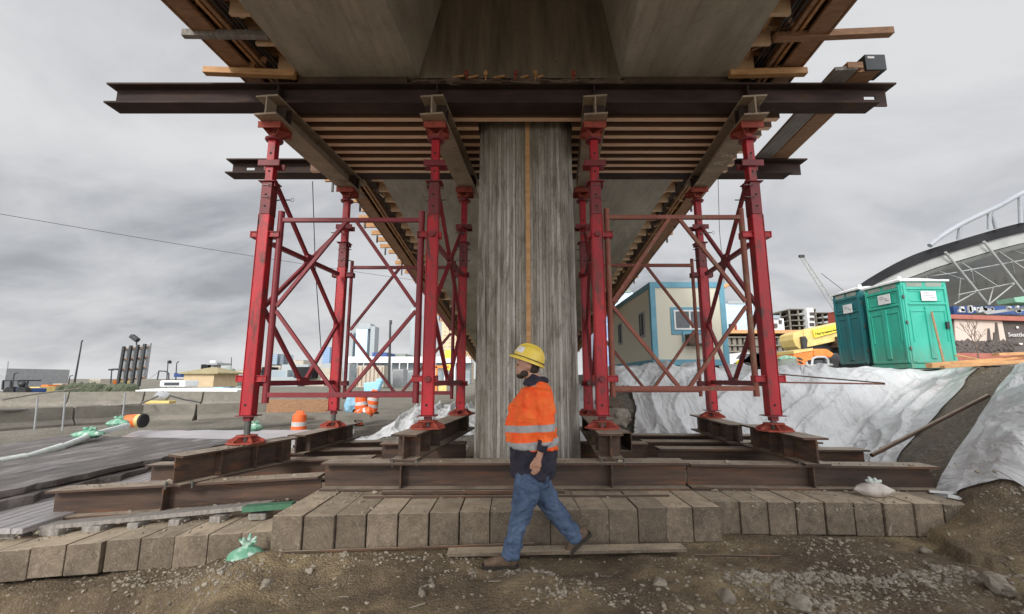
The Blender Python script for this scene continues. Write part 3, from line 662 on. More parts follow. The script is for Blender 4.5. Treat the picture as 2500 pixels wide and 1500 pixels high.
def side_brace(tower, a, b, mat):
    root = bpy.data.objects.new("side_brace", None); col.objects.link(root); root.parent = tower
    a, b = Vector((*a, 0)), Vector((*b, 0)); root.location = Vector((a.x, a.y, 1.4)) - tower.location
    P = lambda t, z: a.lerp(b, t) + Vector((0, 0, z))
    zn = 2.42
    for t0, za, t1, zb in ((0.0, 4.18, 1.0, zn), (1.0, 4.18, 0.0, zn), (0.0, zn, 0.52, 1.44), (1.0, zn, 0.55, 1.44)):
        MB().bar(P(t0, za), P(t1, zb), 0.05, 0.05).build("diagonal_brace", mat, root, bevel=0.003)
    MB().bar(P(0.04, 3.30), P(0.96, 3.30), 0.06, 0.06).build("middle_bar", mat, root, bevel=0.003)
    MB().bar(P(0, 1.44), P(1, 1.44), 0.05, 0.07).build("bottom_bar", mat, root, bevel=0.003)
    m = MB(); d = (b - a).normalized(); c = P(0.5, 3.30); m.bar(c - d * 0.10, c + d * 0.10, 0.07, 0.2).build("gusset_plate", mat, root, bevel=0.01); MB().bar(P(0.47, 1.46), P(0.60, 1.46), 0.06, 0.12).build("gusset_plate", mat, root, bevel=0.01)
    for (t, z) in ((0.12, 4.0), (0.88, 4.0)):
        c = P(t, z); m = MB().tube(c + Vector((-.09, 0, 0)), c + Vector((.09, 0, 0)), 0.008, n=6)
        pts = [c + Vector((0.10, 0, 0)) + Vector((0.02 * math.cos(k * math.pi / 4) + .02, 0, 0.03 * math.sin(k * math.pi / 4))) for k in range(9)]
        m.path(pts, 0.003, 5); m.build("brace_pin", "steel_grey", root)
YF, YB = 5.60, 7.66
TL = thing("shoring_tower", "red steel shoring tower left of the pier with clean red frames", "shoring tower", (-2.1, 6.6, 0.7), "shoring towers on both sides of the pier")
TR = thing("shoring_tower", "red steel shoring tower right of the pier with rusty brown frames", "shoring tower", (2.2, 6.6, 0.87), "shoring towers on both sides of the pier")
post(TL, -3.26, YF, 0.725, mirror=1); post(TL, -1.04, YF, 0.90, mirror=-1)
post(TL, -3.02, YB, 0.705, True, mirror=1); post(TL, -0.87, YB, 0.90, True, mirror=-1)
post(TR, 1.115, YF, 0.90, mirror=1); post(TR, 3.23, YF, 0.87, mirror=-1)
post(TR, 1.29, YB, 0.90, True, mirror=1); post(TR, 3.39, YB, 0.855, True, mirror=-1)
diamond(TL, "front_frame", (-3.07, YF + 0.0), (-1.20, YF + 0.0), 1.30, 3.58, "frame_red", 0.036)
diamond(TL, "rear_frame", (-2.86, YB), (-1.03, YB), 1.26, 3.46, "red_paint_dull")
diamond(TR, "front_frame", (1.26, YF), (3.05, YF), 1.38, 3.62, "frame_rusty", 0.032)
diamond(TR, "rear_frame", (1.46, YB), (3.22, YB), 1.30, 3.50, "frame_rusty")
side_brace(TL, (-3.26, YF + 0.1), (-3.02, YB - 0.1), "frame_red"); side_brace(TL, (-1.04, YF + 0.1), (-0.87, YB - 0.1), "frame_red")
side_brace(TR, (1.115, YF + 0.1), (1.29, YB - 0.1), "red_paint_dull"); side_brace(TR, (3.23, YF + 0.1), (3.39, YB - 0.1), "red_paint_dull")

# ------------------------------------------------------------------ stringers and cap beams
def top_beam(name, label, a, b, w, h, mat, cut=None, slots=()):
    a, b = Vector(a), Vector(b); root = thing(name, label, "steel beam", (a + b) / 2 - Vector((0, 0, h)))
    MB().ibeam(a - Vector((0, 0, h / 2)), b - Vector((0, 0, h / 2)), w, h, 0.024, 0.02).build("beam_section", mat, root, bevel=0.003)
    return root
def skew(x, y): return x + 0.105 * (y - YF)
for lab, x in (("outer left steel stringer resting on the shoring legs", -3.21), ("inner left steel stringer between the pier and left tower", -1.03),
               ("inner right steel stringer between the pier and right tower", 1.13), ("outer right steel stringer with chalk marks on its underside", 3.24)):
    s = top_beam("stringer_beam", lab, (x - 0.03, 5.30, 5.205), (skew(x, 8.05), 8.05, 5.205), 0.31, 0.28, "steel_under")
    m = MB()
    for yy in (5.5, 5.62, 7.60, 7.72):
        for sg in (-1, 1): m.box((skew(x, yy) + sg * 0.078, yy, 5.065), (0.13, 0.014, 0.225))
    m.build("stiffener_plate", "steel_dark", s)
    if x > 3:
        text_mesh("R 3", 0.26, "chalk_mark", "chalk", s, (3.42, 6.70, 4.9225), (0.1, -1, 0), (-1, -0.1, 0), 0.001)
        text_mesh("14", 0.17, "chalk_mark", "chalk", s, (3.43, 7.30, 4.9225), (-1, -0.1, 0), (-0.1, 1, 0), 0.001)
def cap_beam(label, Y, x0, x1, z, w, h, slot_x, cut_right):
    """wide-flange beam with a slotted web end and coped bottom flange"""
    root = thing("cap_beam", label, "steel beam", ((x0 + x1) / 2, Y, z - h)); tf, tw = 0.024, 0.02
    z0 = z - h
    m = MB()
    m.box2((x0, Y - w / 2, z - tf), (x1, Y + w / 2, z))
    # bottom flange, right end coped
    m.box2((x0 if slot_x > 0 else x0 + 0.0, Y - w / 2, z0), (x1 - cut_right, Y + w / 2, z0 + tf))
    # web with slot
    zs, hh = z0 + h * 0.5, 0.028; s0, s1 = slot_x - 0.08, slot_x + 0.08
    y0, y1 = Y - tw / 2, Y + tw / 2
    m.box2((x0 + 0.05, y0, z0 + tf), (s0, y1, z - tf)); m.box2((s1, y0, z0 + tf), (x1 - 0.06, y1, z - tf))
    m.box2((s0, y0, z0 + tf), (s1, y1, zs - hh)); m.box2((s0, y0, zs + hh), (s1, y1, z - tf))
    m.build("beam_section", "steel_dark", root)
    m = MB()
    for xx in (-3.21, -1.03, 1.13, 3.24):
        for sg in (-1, 1):
            m.box((skew(xx, Y), Y + sg * w / 4, z - h / 2), (0.016, w / 2 - 0.03, h - 0.052))
    m.build("stiffener_plate", "steel_dark", root)
    return root
C1 = cap_beam("long dark steel cap beam across the top, nearest the camera", 5.60, -5.56, 5.27, 5.51, 0.26, 0.30, 4.98, 0.26)
C2 = cap_beam("shorter dark steel cap beam behind the pier", 7.68, -5.24, 5.42, 5.49, 0.28, 0.28, -4.86, 0.30)

# ------------------------------------------------------------------ falsework joists between the cap beams
for i in range(8):
    y = 5.83 + i * 0.232
    if i in (2,3,4,5,6):   # the pier interrupts these
        segs = ((-3.62 + random.uniform(-.03, .05) + i * 0.02, -0.50), (0.90, 3.86 + random.uniform(-.04, .06)))
    else: segs = ((-3.62 + random.uniform(-.04, .05), 3.88 + random.uniform(-.04, .06)),)
    if i == 1 : segs = ((-3.62, -0.5), (0.9, 3.88))
    for k, (a, b) in enumerate(segs):
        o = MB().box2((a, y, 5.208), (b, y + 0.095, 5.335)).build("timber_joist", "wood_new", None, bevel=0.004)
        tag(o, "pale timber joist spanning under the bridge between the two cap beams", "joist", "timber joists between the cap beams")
def sheet(x0, x1):
    o = MB().box2((x0, 5.76, 5.338), (x1, 7.52, 5.36)).build("plywood_sheet", "ply_dark", None); return o
tag(sheet(-3.45, -0.5), "dark plywood sheet above the joists left of the pier", "plywood")
tag(sheet(0.90, 3.65), "dark plywood sheet above the joists right of the pier", "plywood")

# ------------------------------------------------------------------ pier
PX0, PX1, PY0, PY1, PZ0, PZ1 = -0.485, 0.905, 6.10, 7.45, 0.36, 5.60
pier = thing("bridge_pier", "ribbed board-marked concrete bridge pier in the centre of the photo", "bridge pier", ((PX0 + PX1) / 2, (PY0 + PY1) / 2, PZ0))
def ring():
    pts = []; cr = 0.16; rnd = random.Random(3)
    def line(a, b, n):
        for k in range(n): pts.append(((a[0] + (b[0] - a[0]) * k / n), (a[1] + (b[1] - a[1]) * k / n)))
    line((PX0 + cr, PY0), (PX1 - cr, PY0), 66); line((PX1 - cr, PY0), (PX1, PY0 + cr), 10); line((PX1, PY0 + cr), (PX1, PY1 - cr), 56)
    line((PX1, PY1 - cr), (PX1 - cr, PY1), 6); line((PX1 - cr, PY1), (PX0 + cr, PY1), 20); line((PX0 + cr, PY1), (PX0, PY1 - cr), 6)
    line((PX0, PY1 - cr), (PX0, PY0 + cr), 56); line((PX0, PY0 + cr), (PX0 + cr, PY0), 10)
    cx, cy = (PX0 + PX1) / 2, (PY0 + PY1) / 2; out = []; d = 0
    for i, (x, y) in enumerate(pts):
        if i % 2 == 0 or rnd.random() < 0.35: d = rnd.choice((0, 0.002, 0.005, 0.009, 0.013))
        v = Vector((x - cx, y - cy)); v = v * (1 - d / v.length)
        out.append((cx + v.x, cy + v.y))
    return out
rg = ring(); n = len(rg); m = MB(); levels = [PZ0 + (PZ1 - PZ0) * k / 24 for k in range(25)]
vs = [];  cxp = (PX0 + PX1) / 2
for z in levels:
    s = 1.0 + 0.05 * (1 - (z - PZ0) / (PZ1 - PZ0))
    for i, (x, y) in enumerate(rg):
        j = 0.006 * noise.noise(Vector((i * 0.9, z * 2.5, 0)))
        vs.append((cxp + (x - cxp) * (s + j), y + (j * 0.8), z))
fs = [(k * n + i, k * n + (i + 1) % n, (k + 1) * n + (i + 1) % n, (k + 1) * n + i) for k in range(24) for i in range(n)] + [tuple(range(24 * n, 25 * n))]
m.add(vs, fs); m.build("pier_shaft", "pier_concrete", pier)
MB().box2((0.200, PY0 - 0.012, 1.55), (0.262, PY0 + 0.012, 5.50)).build("timber_strip", "wood_orange", pier)
MB().box2((PX0 + 0.05, PY0 - 0.10, PZ0 - 0.1), (PX0 + 0.42, PY0 + 0.03, PZ0 + 0.10)).build("footing_lip", "rock", pier, bevel=0.01)

# ------------------------------------------------------------------ bridge deck (box girders) and overhang falsework
def cx(y): return 0.066 + (0.083 * (y - 5.5) if y < 8.5 else 0.249 + 0.02 * (y - 8.5))
def cz(y):
    if y <= 6.5: return 5.62
    if y <= 9.5: return 5.62 - 0.1 * (y - 6.5) ** 2 / 6.0
    return 5.62 - 0.15 - 0.1 * (y - 9.5)
STN = [-14, -10, -6, -3, -1, 0.5, 2, 3.5, 5.0, 6.5, 7.5, 8.5, 9.5, 11, 13, 15.5, 18, 21, 25, 30, 36, 44, 54]
def sweep(prof, y0, y1, zclose=True):
    """prof in (x offset, z offset); sweep along the curved bridge line"""
    st = sorted(set([y0, y1] + [y for y in STN if y0 < y < y1])); n = len(prof); m = MB(); vs = []
    for y in st:
        for px_, pz_ in prof: vs.append((cx(y) + px_, y, cz(y) + pz_))
    fs = [(k * n + i, k * n + (i + 1) % n, (k + 1) * n + (i + 1) % n, (k + 1) * n + i) for k in range(len(st) - 1) for i in range(n)]
    for t in tessellate_polygon([[Vector((x, z, 0)) for x, z in prof]]):
        fs += [tuple(t), tuple((len(st) - 1) * n + i for i in t)]
    return m.add(vs, fs)
bridge = thing("bridge_deck", "long concrete box girder bridge deck overhead on its falsework", "bridge", (0, 5.5, 5.62))
sweep([(-2.985, 0), (-1.36, 0), (-1.05, 1.25), (-3.85, 1.25)], -14, 54).build("box_girder", "soffit_concrete", bridge)
sweep([(1.43, 0), (2.985, 0), (3.85, 1.25), (1.20, 1.25)], -14, 54).build("box_girder", "soffit_concrete", bridge)
sweep([(-4.3, 1.252), (4.3, 1.252), (4.3, 1.55), (-4.3, 1.55)], -14, 54).build("deck_slab", "soffit_concrete", bridge)
MB().box2((-1.30, 5.50, 5.60), (1.50, 7.9, 6.868)).build("diaphragm", "diaphragm_concrete", bridge)
m = sweep([(-1.40, -0.003), (1.46, -0.003), (1.46, 0.3), (-1.40, 0.3)], 8.2, 54); m.build("box_girder", "soffit_concrete", bridge)
# formwork joints (shallow drip lines) on the soffit
# debris and clamps at the top of the pier
m = MB()
for x in (-0.72, -0.5, -0.15, 0.22, 0.42): m.bar((x - .1, 5.47, 5.575), (x + 0.1 * random.random(), 5.46, 5.60), 0.03, 0.025)
m.build("form_wedge", "wood_orange", bridge)
for i, x in enumerate((-0.62, -0.36, 0.05, 0.32, 0.84)):
    m = MB().tube((x, 5.44, 5.52), (x, 5.45, 5.66), 0.012, n=6).box((x, 5.43, 5.63), (0.045, 0.03, 0.05)).box((x, 5.43, 5.60), (0.06, 0.02, 0.015))
    o = m.build("form_clamp", "wood_orange" if i % 2 else "primer_red", None); tag(o, "small rusty form clamp on top of the front cap beam", "clamp", "form clamps above the pier")
m = MB()
for i in range(15):
    x = -1.2 + i * 0.185; m.blob((x, 5.475, 5.528), (0.16, 0.035, 0.014 + 0.014 * (i % 3)), i, 0.9, 2)
o = m.build("concrete_spill", "bark", None); tag(o, kind="stuff", label="lumpy concrete spill along the top of the front cap beam", cat="concrete spill")
for s, lab in ((-1, "left"), (1, "right")):
    x = (-2.2, 2.3)[s > 0]
    o = MB().box((x, 5.60, 5.566), (1.5, 0.2, 0.10)).build("blocking_timber", "ply_dark", None); tag(o, "dark blocking timber on the front cap beam under the %s girder" % lab, "timber")
for s, side in ((-1, "left"), (1, "right")):
    ov = thing("overhang_formwork", "timber overhang formwork hanging along the %s edge of the bridge deck" % side, "formwork", (s * 3.4, 5.5, 5.7), "overhang formwork on both deck edges")
    X = lambda v: [(s * a, b) for a, b in v]
    def strip(nm, x0, x1, z0, z1, mat, y0=-6, y1=54):
        sweep([(s * x0, z0), (s * x1, z0), (s * x1, z1), (s * x0, z1)], y0, y1).build(nm, mat, ov)
    strip("edge_plank", 3.62, 3.86, 0.06, 0.10, "wood_brown"); strip("edge_board", 3.865, 3.89, 0.05, 0.45, "wood_brown")
    strip("waler", 3.42, 3.47, 0.08, 0.20, "wood_brown"); strip("waler", 3.10, 3.13, 0.16, 0.28, "wood_orange")
    strip("form_sheet", 3.02, 3.864, 0.40, 0.42, "wood_brown")
    strip("waler", 3.53, 3.57, 0.11, 0.22, "wood_orange", -6, 54)
    for k, (dx, dz) in enumerate(((3.25, 0.10), (3.31, 0.13), (3.36, 0.11))):
        pts = [Vector((cx(y) + s * dx, y, cz(y) + dz + 0.012 * math.sin(y * 1.7 + k * 2))) for y in np.arange(-1, 40, 0.9)]
        MB().path(pts, 0.014, 6).build("steel_rod", "dark_metal", ov)
    yy = 2.6; k = 0
    while yy < 36:
        c, z = cx(yy), cz(yy); d = 0.045; x0 = s * 2.988; x1 = s * 3.22
        P = [(c + x0, z + 0.004), (c + x1, z + 0.004), (c + x1, z + 0.335)]
        m = MB(); vs = [(x, yy, zz) for x, zz in P] + [(x, yy + d, zz) for x, zz in P]
        m.add(vs, [(0, 1, 2), (5, 4, 3), (0, 3, 4, 1), (1, 4, 5, 2), (2, 5, 3, 0)]); m.build("wedge_block", "wood_pale", ov)
        if k % 1 == 0:
            L = (3.62, 3.85, 3.70)[k % 3]
            if yy > 8.2: L = 3.85 + (0.55 if s < 0 else 0.25) * (0.4 + 0.6 * random.random())
            dj = random.uniform(-.03, .03); MB().box2((min(c + s * 3.02, c + s * L), yy - 0.02 + dj, z + 0.225), (max(c + s * 3.02, c + s * L), yy + 0.05 + dj, z + 0.345)).build("bracket_joist", ("wood_brown", "wood_orange", "wood_pale")[k % 3] if yy < 8 else "wood_orange", ov)
            if yy > 8.2 and k % 2 == 0:
                MB().box2((c + s * (L - 0.16) - 0.02, yy, z + 0.0), (c + s * (L - 0.16) + 0.02, yy + 0.04, z + 0.2)).build("hanger", "dark_metal", ov)
        yy += 0.46 if yy < 16 else 1.2; k += 1
    rnd = random.Random(40 + s)
    for k in range(46):
        y = 3.0 + 22 * (k / 46) ** 1.3 + rnd.uniform(-.1, .1); c, z = cx(y), cz(y); a_ = rnd.uniform(3.06, 3.35); b_ = a_ + rnd.uniform(.15, .45)
        MB().bar((c + s * a_, y, z + rnd.uniform(.06, .2)), (c + s * b_, y + rnd.uniform(-.25, .25), z + rnd.uniform(.1, .32)), .045, .07).build("brace_board", ("wood_pale", "wood_orange", "wood_brown")[k % 3], ov)
# loose lumber poking out over the edges
for lab, a, b, w, h, mt in (("pale timber poking out left above the front cap beam", (-4.15, 5.36, 5.60), (-2.95, 5.42, 5.59), 0.09, 0.09, "wood_orange"),
        ("weathered timber end poking out left high up", (-4.02, 4.78, 5.66), (-3.0, 4.82, 5.68), 0.07, 0.09, "wood_grey"),
        ("dark weathered timber poking out far to the right at the top", (3.25, 4.86, 5.68), (4.68, 4.82, 5.72), 0.09, 0.09, "wood_brown"),
        ("pale timber poking out right above the front cap beam", (2.95, 5.40, 5.59), (3.98, 5.38, 5.60), 0.09, 0.09, "wood_orange")):
    o = MB().bar(a, b, w, h).build("timber", mt, None, bevel=0.006); tag(o, lab, "timber")
m = MB().add([(-3.72, 5.38, 5.65), (-3.5, 5.38, 5.65), (-3.5, 5.38, 5.80), (-3.72, 5.41, 5.65), (-3.5, 5.41, 5.65), (-3.5, 5.41, 5.80)], [(0, 1, 2), (5, 4, 3), (0, 3, 4, 1), (1, 4, 5, 2), (2, 5, 3, 0)])
tag(m.build("wood_wedge", "wood_orange", None), "small wooden wedge on the pale timber at the left deck edge", "wedge")
o = MB().bar((4.40, 5.22, 5.535), (4.66, 8.0, 5.515), 0.28, 0.05).build("plank", "wood_grey", None); tag(o, "grey plank bridging the two cap beams at the right", "plank")
o = MB().bar((4.72, 5.25, 5.535), (4.97, 8.0, 5.515), 0.28, 0.05).build("plank", "wood_brown", None); tag(o, "brown plank bridging the two cap beams beside the grey plank", "plank")
t = thing("steel_block", "dark steel block with a small label on the right end of the front cap beam", "steel block", (4.80, 5.38, 5.512))
MB().box((4.80, 5.33, 5.625), (0.27, 0.22, 0.225)).build("block_body", "dark_metal", t, bevel=0.006); MB().box((4.74, 5.217, 5.69), (0.09, 0.004, 0.03)).build("label_plate", "letter_white", t)
o = MB().box((4.51, 5.26, 5.57), (0.20, 0.12, 0.085)).build("timber_end", "wood_brown", None); tag(o, "short brown timber offcut beside the dark steel block", "timber")
# hanging lines
for lab, p, q, r in (("thin dark cable hanging from the rear cap beam in the left tower", at(763, 443, 7.6), at(785, 870, 8.2), 0.008),
                     ("thin cable hanging behind the right tower", at(1753, 437, 7.6), at(1768, 690, 7.9), 0.005)):
    mid = p.lerp(q, 0.5) + Vector((-0.03, 0, 0)); o = MB().path([p, mid, q], r, 6).build("hanging_cable", "black_rubber", None); tag(o, lab, "cable")
# ------------------------------------------------------------------ white sheeting on the banks
def ridge(u, v, seed):
    w = 0.6 * noise.noise(Vector((u * 0.7, v * 0.9, seed)))
    a = 1 - abs(noise.noise(Vector((u * 1.9 + w * 1.3 + v * 0.35, v * 0.22, seed + 3)))) * 2.4
    b = 1 - abs(noise.noise(Vector((u * 4.6 - v * 0.8, v * 1.3 + w, seed + 9)))) * 2.0
    c = noise.noise(Vector((u * 9, v * 7, seed + 20)))
    d = 1 - abs(noise.noise(Vector((u * 1.1 + v * 0.9, v * 0.8 - u * 0.3, seed + 40)))) * 2.4
    return 0.17 * max(a, 0) ** 2 + 0.038 * max(b, 0) ** 3 + 0.07 * max(d, 0) ** 3 + 0.003 * c
def tarp(label, corners, nu, nv, seed, hole=None, off=0.035, amp=1.0, group="white plastic sheets on the banks"):
    p00, p10, p11, p01 = [Vector(c) for c in corners]    # toe left, toe right, crest right, crest left
    vs, fs = [], []
    L = (p10 - p00).length; W = (p01 - p00).length
    for j in range(nv + 1):
        for i in range(nu + 1):
            s, t = i / nu, j / nv
            s2 = s + 0.02 * noise.noise(Vector((t * 6, seed, s * 2))) ; t2 = t + 0.02 * noise.noise(Vector((s * 3, seed + 5, 0)))
            p = p00.lerp(p10, s2).lerp(p01.lerp(p11, s2), t2)
            ed = min(1.0, 9 * min(s, 1 - s, t, 1 - t)); z = H(p.x, p.y, False) + off + amp * ridge(s2 * L, t2 * W, seed) * (0.12 + 0.88 * ed)
            if t < 0.04 or t > 0.97: z -= 0.02
            vs.append((p.x, p.y, z))
    for j in range(nv):
        for i in range(nu):
            c = Vector(vs[j * (nu + 1) + i])
            if hole and hole(c.x, c.y): continue
            q = j * (nu + 1) + i; fs.append((q, q + 1, q + nu + 2, q + nu + 1))
    me = bpy.data.meshes.new("plastic_sheet"); me.from_pydata(vs, [], fs); me.update()
    me.polygons.foreach_set("use_smooth", [True] * len(me.polygons)); me.materials.append(MATS["tarp_white"])
    o = bpy.data.objects.new("plastic_sheet", me); col.objects.link(o)
    return tag(o, label, "plastic sheet")
def hole(x, y):   # torn-open flap next to the inner right leg
    t = (y - 8.2) / 1.55
    return 0 < t < 1 and 2.02 - 0.42 * t < x < 2.62 - 0.05 * t and x > 1.75 + 0.1 * t and x < 2.10 + 0.62 * t
tarp("wide wrinkled white plastic sheet covering the bank behind the right tower", ((0.9, 8.3), (5.55, 6.75), (11.5, 10.1), (1.6, 12.2)), 300, 150, 1.0, hole)
tarp("white plastic sheet hanging down the bank at the right edge of the photo", ((4.45, 5.0), (4.75, 4.3), (9.8, 4.4), (8.6, 7.6)), 120, 190, 4.0, amp=1.0)
tarp("white plastic sheet sloping down left of the pier behind the red tower", ((-4.9, 12.0), (-0.9, 11.6), (-1.0, 15.0), (-3.6, 15.3)), 120, 100, 8.0)
# rubble in the gap in the sheet
def rock(label, c, d, seed, mat="rock", nm="rock"):
    M = Matrix.Rotation(seed * 1.3, 3, 'Z') @ Matrix.Rotation(seed * 0.7, 3, 'X')
    o = MB().blob((0, 0, 0), d, seed, 0.45, 3, M).build(nm, mat, None, smooth=True); o.location = c
    return tag(o, label, nm.replace('_', ' ')) if label else o
rock("big pale broken concrete lump in the gap of the white sheeting", (2.12, 9.0, 0.72), (0.34, 0.2, 0.17), 3, "rock", "concrete_lump")
rock("dark flat rock above the concrete lump in the sheeting gap", (2.02, 9.35, 1.0), (0.3, 0.2, 0.10), 5, "bark", "rock")
for i, (lab, px, py, r) in enumerate((("pale oval stone in the dirt below the worker", 1030, 1457, .045), ("white stone in the dirt near the lower left of the frame", 755, 1398, .03),
        ("large grey rock half buried at the bottom right", 2440, 1440, .10), ("pointed pale rock at the bottom edge right of centre", 1955, 1482, .07),
        ("small pale rock at the foot of the right mats", 1790, 1283, .045), ("round pale rock near the bottom, among gravel", 1775, 1465, .06),
        ("pale rock sitting right of the bottom centre", 1610, 1430, .045), ("brown rock in the dirt below the right mats", 2260, 1350, .05),
        ("flat stone left of the worker near the timber mats", 840, 1358, .035), ("stone lying in the lower left dirt bank", 650, 1432, .045))):
    # walk the ray down to the terrain
    Y = 3.0
    for k in range(400):
        Y = 2.8 + k * 0.006; p = at(px, py, Y)
        if p.z <= H(p.x, p.y): break
    rock(lab, (p.x, p.y, H(p.x, p.y) + r * 0.25), (r, r * 0.8, r * 0.6), 11 + i)
# scattered gravel (uncountable)
def scatter(name, n, region, smin, smax, mat, seed, dens=None, label=None):
    rnd = random.Random(seed); vs, fs = [], []
    base = [(1, 0, 0), (-1, 0, 0), (0, 1, 0), (0, -1, 0), (0, 0, 1), (0, 0, -1)]
    tri = [(0, 2, 4), (2, 1, 4), (1, 3, 4), (3, 0, 4), (2, 0, 5), (1, 2, 5), (3, 1, 5), (0, 3, 5)]
    bm = bmesh.new(); bmesh.ops.create_icosphere(bm, subdivisions=1, radius=1); bv = [v.co.copy() for v in bm.verts]; bf = [tuple(v.index for v in f.verts) for f in bm.faces]; bm.free()
    k = 0; tries = 0
    while k < n and tries < n * 30:
        tries += 1
        x, y = rnd.uniform(*region[0]), rnd.uniform(*region[1])
        if name == 'gravel' and y > 4.1 and -2.1 < x < 1.96 and y < 6: continue
        if dens and rnd.random() > dens(x, y): continue
        s = smin + (smax - smin) * rnd.random() ** 3.5; z = H(x, y)
        M = Matrix.Rotation(rnd.random() * 6.28, 3, 'Z') @ Matrix.Rotation(rnd.random() * 0.9, 3, 'X')
        sc = Vector((s * rnd.uniform(.7, 1.4), s * rnd.uniform(.6, 1.1), s * rnd.uniform(.4, .8))); q = len(vs)
        for v in bv:
            w = v * rnd.uniform(.78, 1.15); vs.append(M @ Vector((w.x * sc.x, w.y * sc.y, w.z * sc.z)) + Vector((x, y, z - s * 0.05)))
        fs += [tuple(a + q for a in f) for f in bf]; k += 1
    me = bpy.data.meshes.new(name); me.from_pydata(vs, [], fs); me.update(); me.materials.append(MATS[mat])
    o = bpy.data.objects.new(name, me); col.objects.link(o); return tag(o, label, "gravel", None, "stuff")
def dn(x, y):
    a = noise.noise(Vector((x * 0.9, y * 1.6, 4.0))) * 1.6 + 0.12
    a += 0.7 * math.exp(-((x - 0.9) ** 2 / 0.25 + (y - 3.25) ** 2 / 0.03)) + 0.8 * math.exp(-((x - 1.9) ** 2 / 0.2 + (y - 3.35) ** 2 / 0.06)) + 0.5 * math.exp(-((x - 3.0) ** 2 / 0.5 + (y - 3.3) ** 2 / 0.1))
    return max(0.05, a)
scatter("gravel", 5200, ((-4.6, 4.8), (3.0, 4.5)), 0.003, 0.024, "pebble", 1, dn, "pale gravel strewn over the foreground dirt")
scatter("gravel", 2600, ((4.6, 9.0), (4.2, 8.8)), 0.007, 0.03, "gravel_grey", 2, lambda x, y: 0.9 if x > 4.6 + (y - 4.9) * .6 - .6 else 0, "grey gravel on the bare bank between the two white sheets")
scatter("gravel", 1800, ((-9, -0.6), (8.4, 14)), 0.012, 0.06, "gravel_grey", 3, None, "coarse gravel on the low ground behind the left tower")
o = scatter("dirt_crumbs", 900, ((-4.8, 4.6), (4.2, 4.95)), 0.004, 0.02, "pebble", 4, None, "small crumbs and splinters lying on top of the timber mats")
for v in o.data.vertices:
    x = v.co.x; zt = 0.312 if -2.1 < x < 4.4 else (0.0 + (x + 5.55) * 0.064 - 0.005 if x < -3.63 else 0.105 + (x + 3.63) * 0.064 + 0.0)
    v.co.z = v.co.z - H(v.co.x, v.co.y) + zt
o.data.update()
# grit and stones lying on the flanges of the ground beams
m = MB(); rnd = random.Random(21)
for (x0, y0_, z0_), (x1, y1_, z1_), n__ in (((-4.8, 4.93, .345), (-2.2, 5.08, .45), 40), ((-2.0, 5.0, .602), (1.85, 5.03, .602), 46), ((2.0, 5.07, .578), (4.5, 5.02, .562), 22), ((-3.5, 4.9, .705), (-3.1, 5.5, .72), 10), ((-1.9, 4.86, .315), (1.8, 4.9, .315), 60), ((2.0, 4.95, .31), (4.3, 4.93, .31), 34), ((-4.7, 4.86, .06), (-2.3, 4.98, .21), 50)):
    for k in range(n__):
        t_ = rnd.random(); s_ = rnd.uniform(.004, .011) if rnd.random() < .85 else rnd.uniform(.014, .026)
        m.blob((lerp(x0, x1, t_), lerp(y0_, y1_, t_) + rnd.uniform(0, .10), lerp(z0_, z1_, t_) + s_ * .4), (s_ * 1.3, s_, s_ * .7), k, .6, 1)
tag(m.build("beam_grit", "pebble", None), kind="stuff", label="grit and small stones lying on and along the ground beams", cat="grit")
# bedded gravel heaps in the foreground
scatter("gravel", 1500, ((0.2, 4.6), (3.02, 3.75)), 0.006, 0.036, "rock", 31, lambda x, y: max(0.0, noise.noise(Vector((x * 1.3, y * 2.0, 9.0))) * 2.2 - 0.1), "coarser pale stones heaped in patches at the lower right")
scatter("gravel", 500, ((-3.2, 0.3), (3.02, 3.9)), 0.006, 0.030, "rock", 32, lambda x, y: max(0.0, noise.noise(Vector((x * 1.3, y * 2.0, 15.0))) * 2.2 - 0.2), "coarser pale stones in patches at the lower left")
# long rusty pipes and rods on the sheeting
for lab, p, q, r, mt in (("long rusty brown pipe lying up the bank between the white sheets", at(2128, 1112, 6.2), at(2412, 966, 6.9), 0.028, "steel_rust"),
        ("shorter rusty pipe lying beside the long pipe on the bank", at(2150, 1096, 6.5), at(2290, 1030, 7.0), 0.018, "steel_rust"),
        ("thin rod lying across the top of the white sheet behind the right tower", at(1880, 912, 9.2), at(2160, 936, 8.6), 0.014, "steel_rust"),
        ("pale rod lying under the thin dark rod on the white sheet", at(1780, 932, 9.0), at(2160, 938, 8.8), 0.016, "frame_rusty")):
    tag(MB().tube(p, q, r, n=10).build("steel_pipe" if r > .02 else "steel_rod", mt, None, smooth=True), lab, "pipe" if r > .02 else "rod")
# lumber stack by the toilets
lum = (((2268, 893, 8.9), (2440, 880, 9.3), .12, .10, "thick orange timber end lying in front of the green toilet"), ((2300, 897, 8.6), (2500, 884, 8.6), .10, .05, "orange board lying on the bank crest"),
       ((2390, 885, 9.2), (2520, 868, 9.6), .14, .05, "board on the lumber pile right of the toilets"), ((2430, 866, 9.4), (2530, 862, 9.4), .16, .06, "uppermost pale board on the lumber pile at the right edge"),
       ((2335, 868, 9.8), (2420, 884, 9.2), .10, .03, "thin board leaning across the lumber pile"), ((2360, 892, 9.0), (2520, 880, 9.4), .20, .06, "wide board at the bottom of the lumber pile"))
for a, b, w, h, lab in lum:
    tag(MB().bar(at(*a), at(*b), w, h).build("board", "wood_orange", None, bevel=0.004), lab, "board")
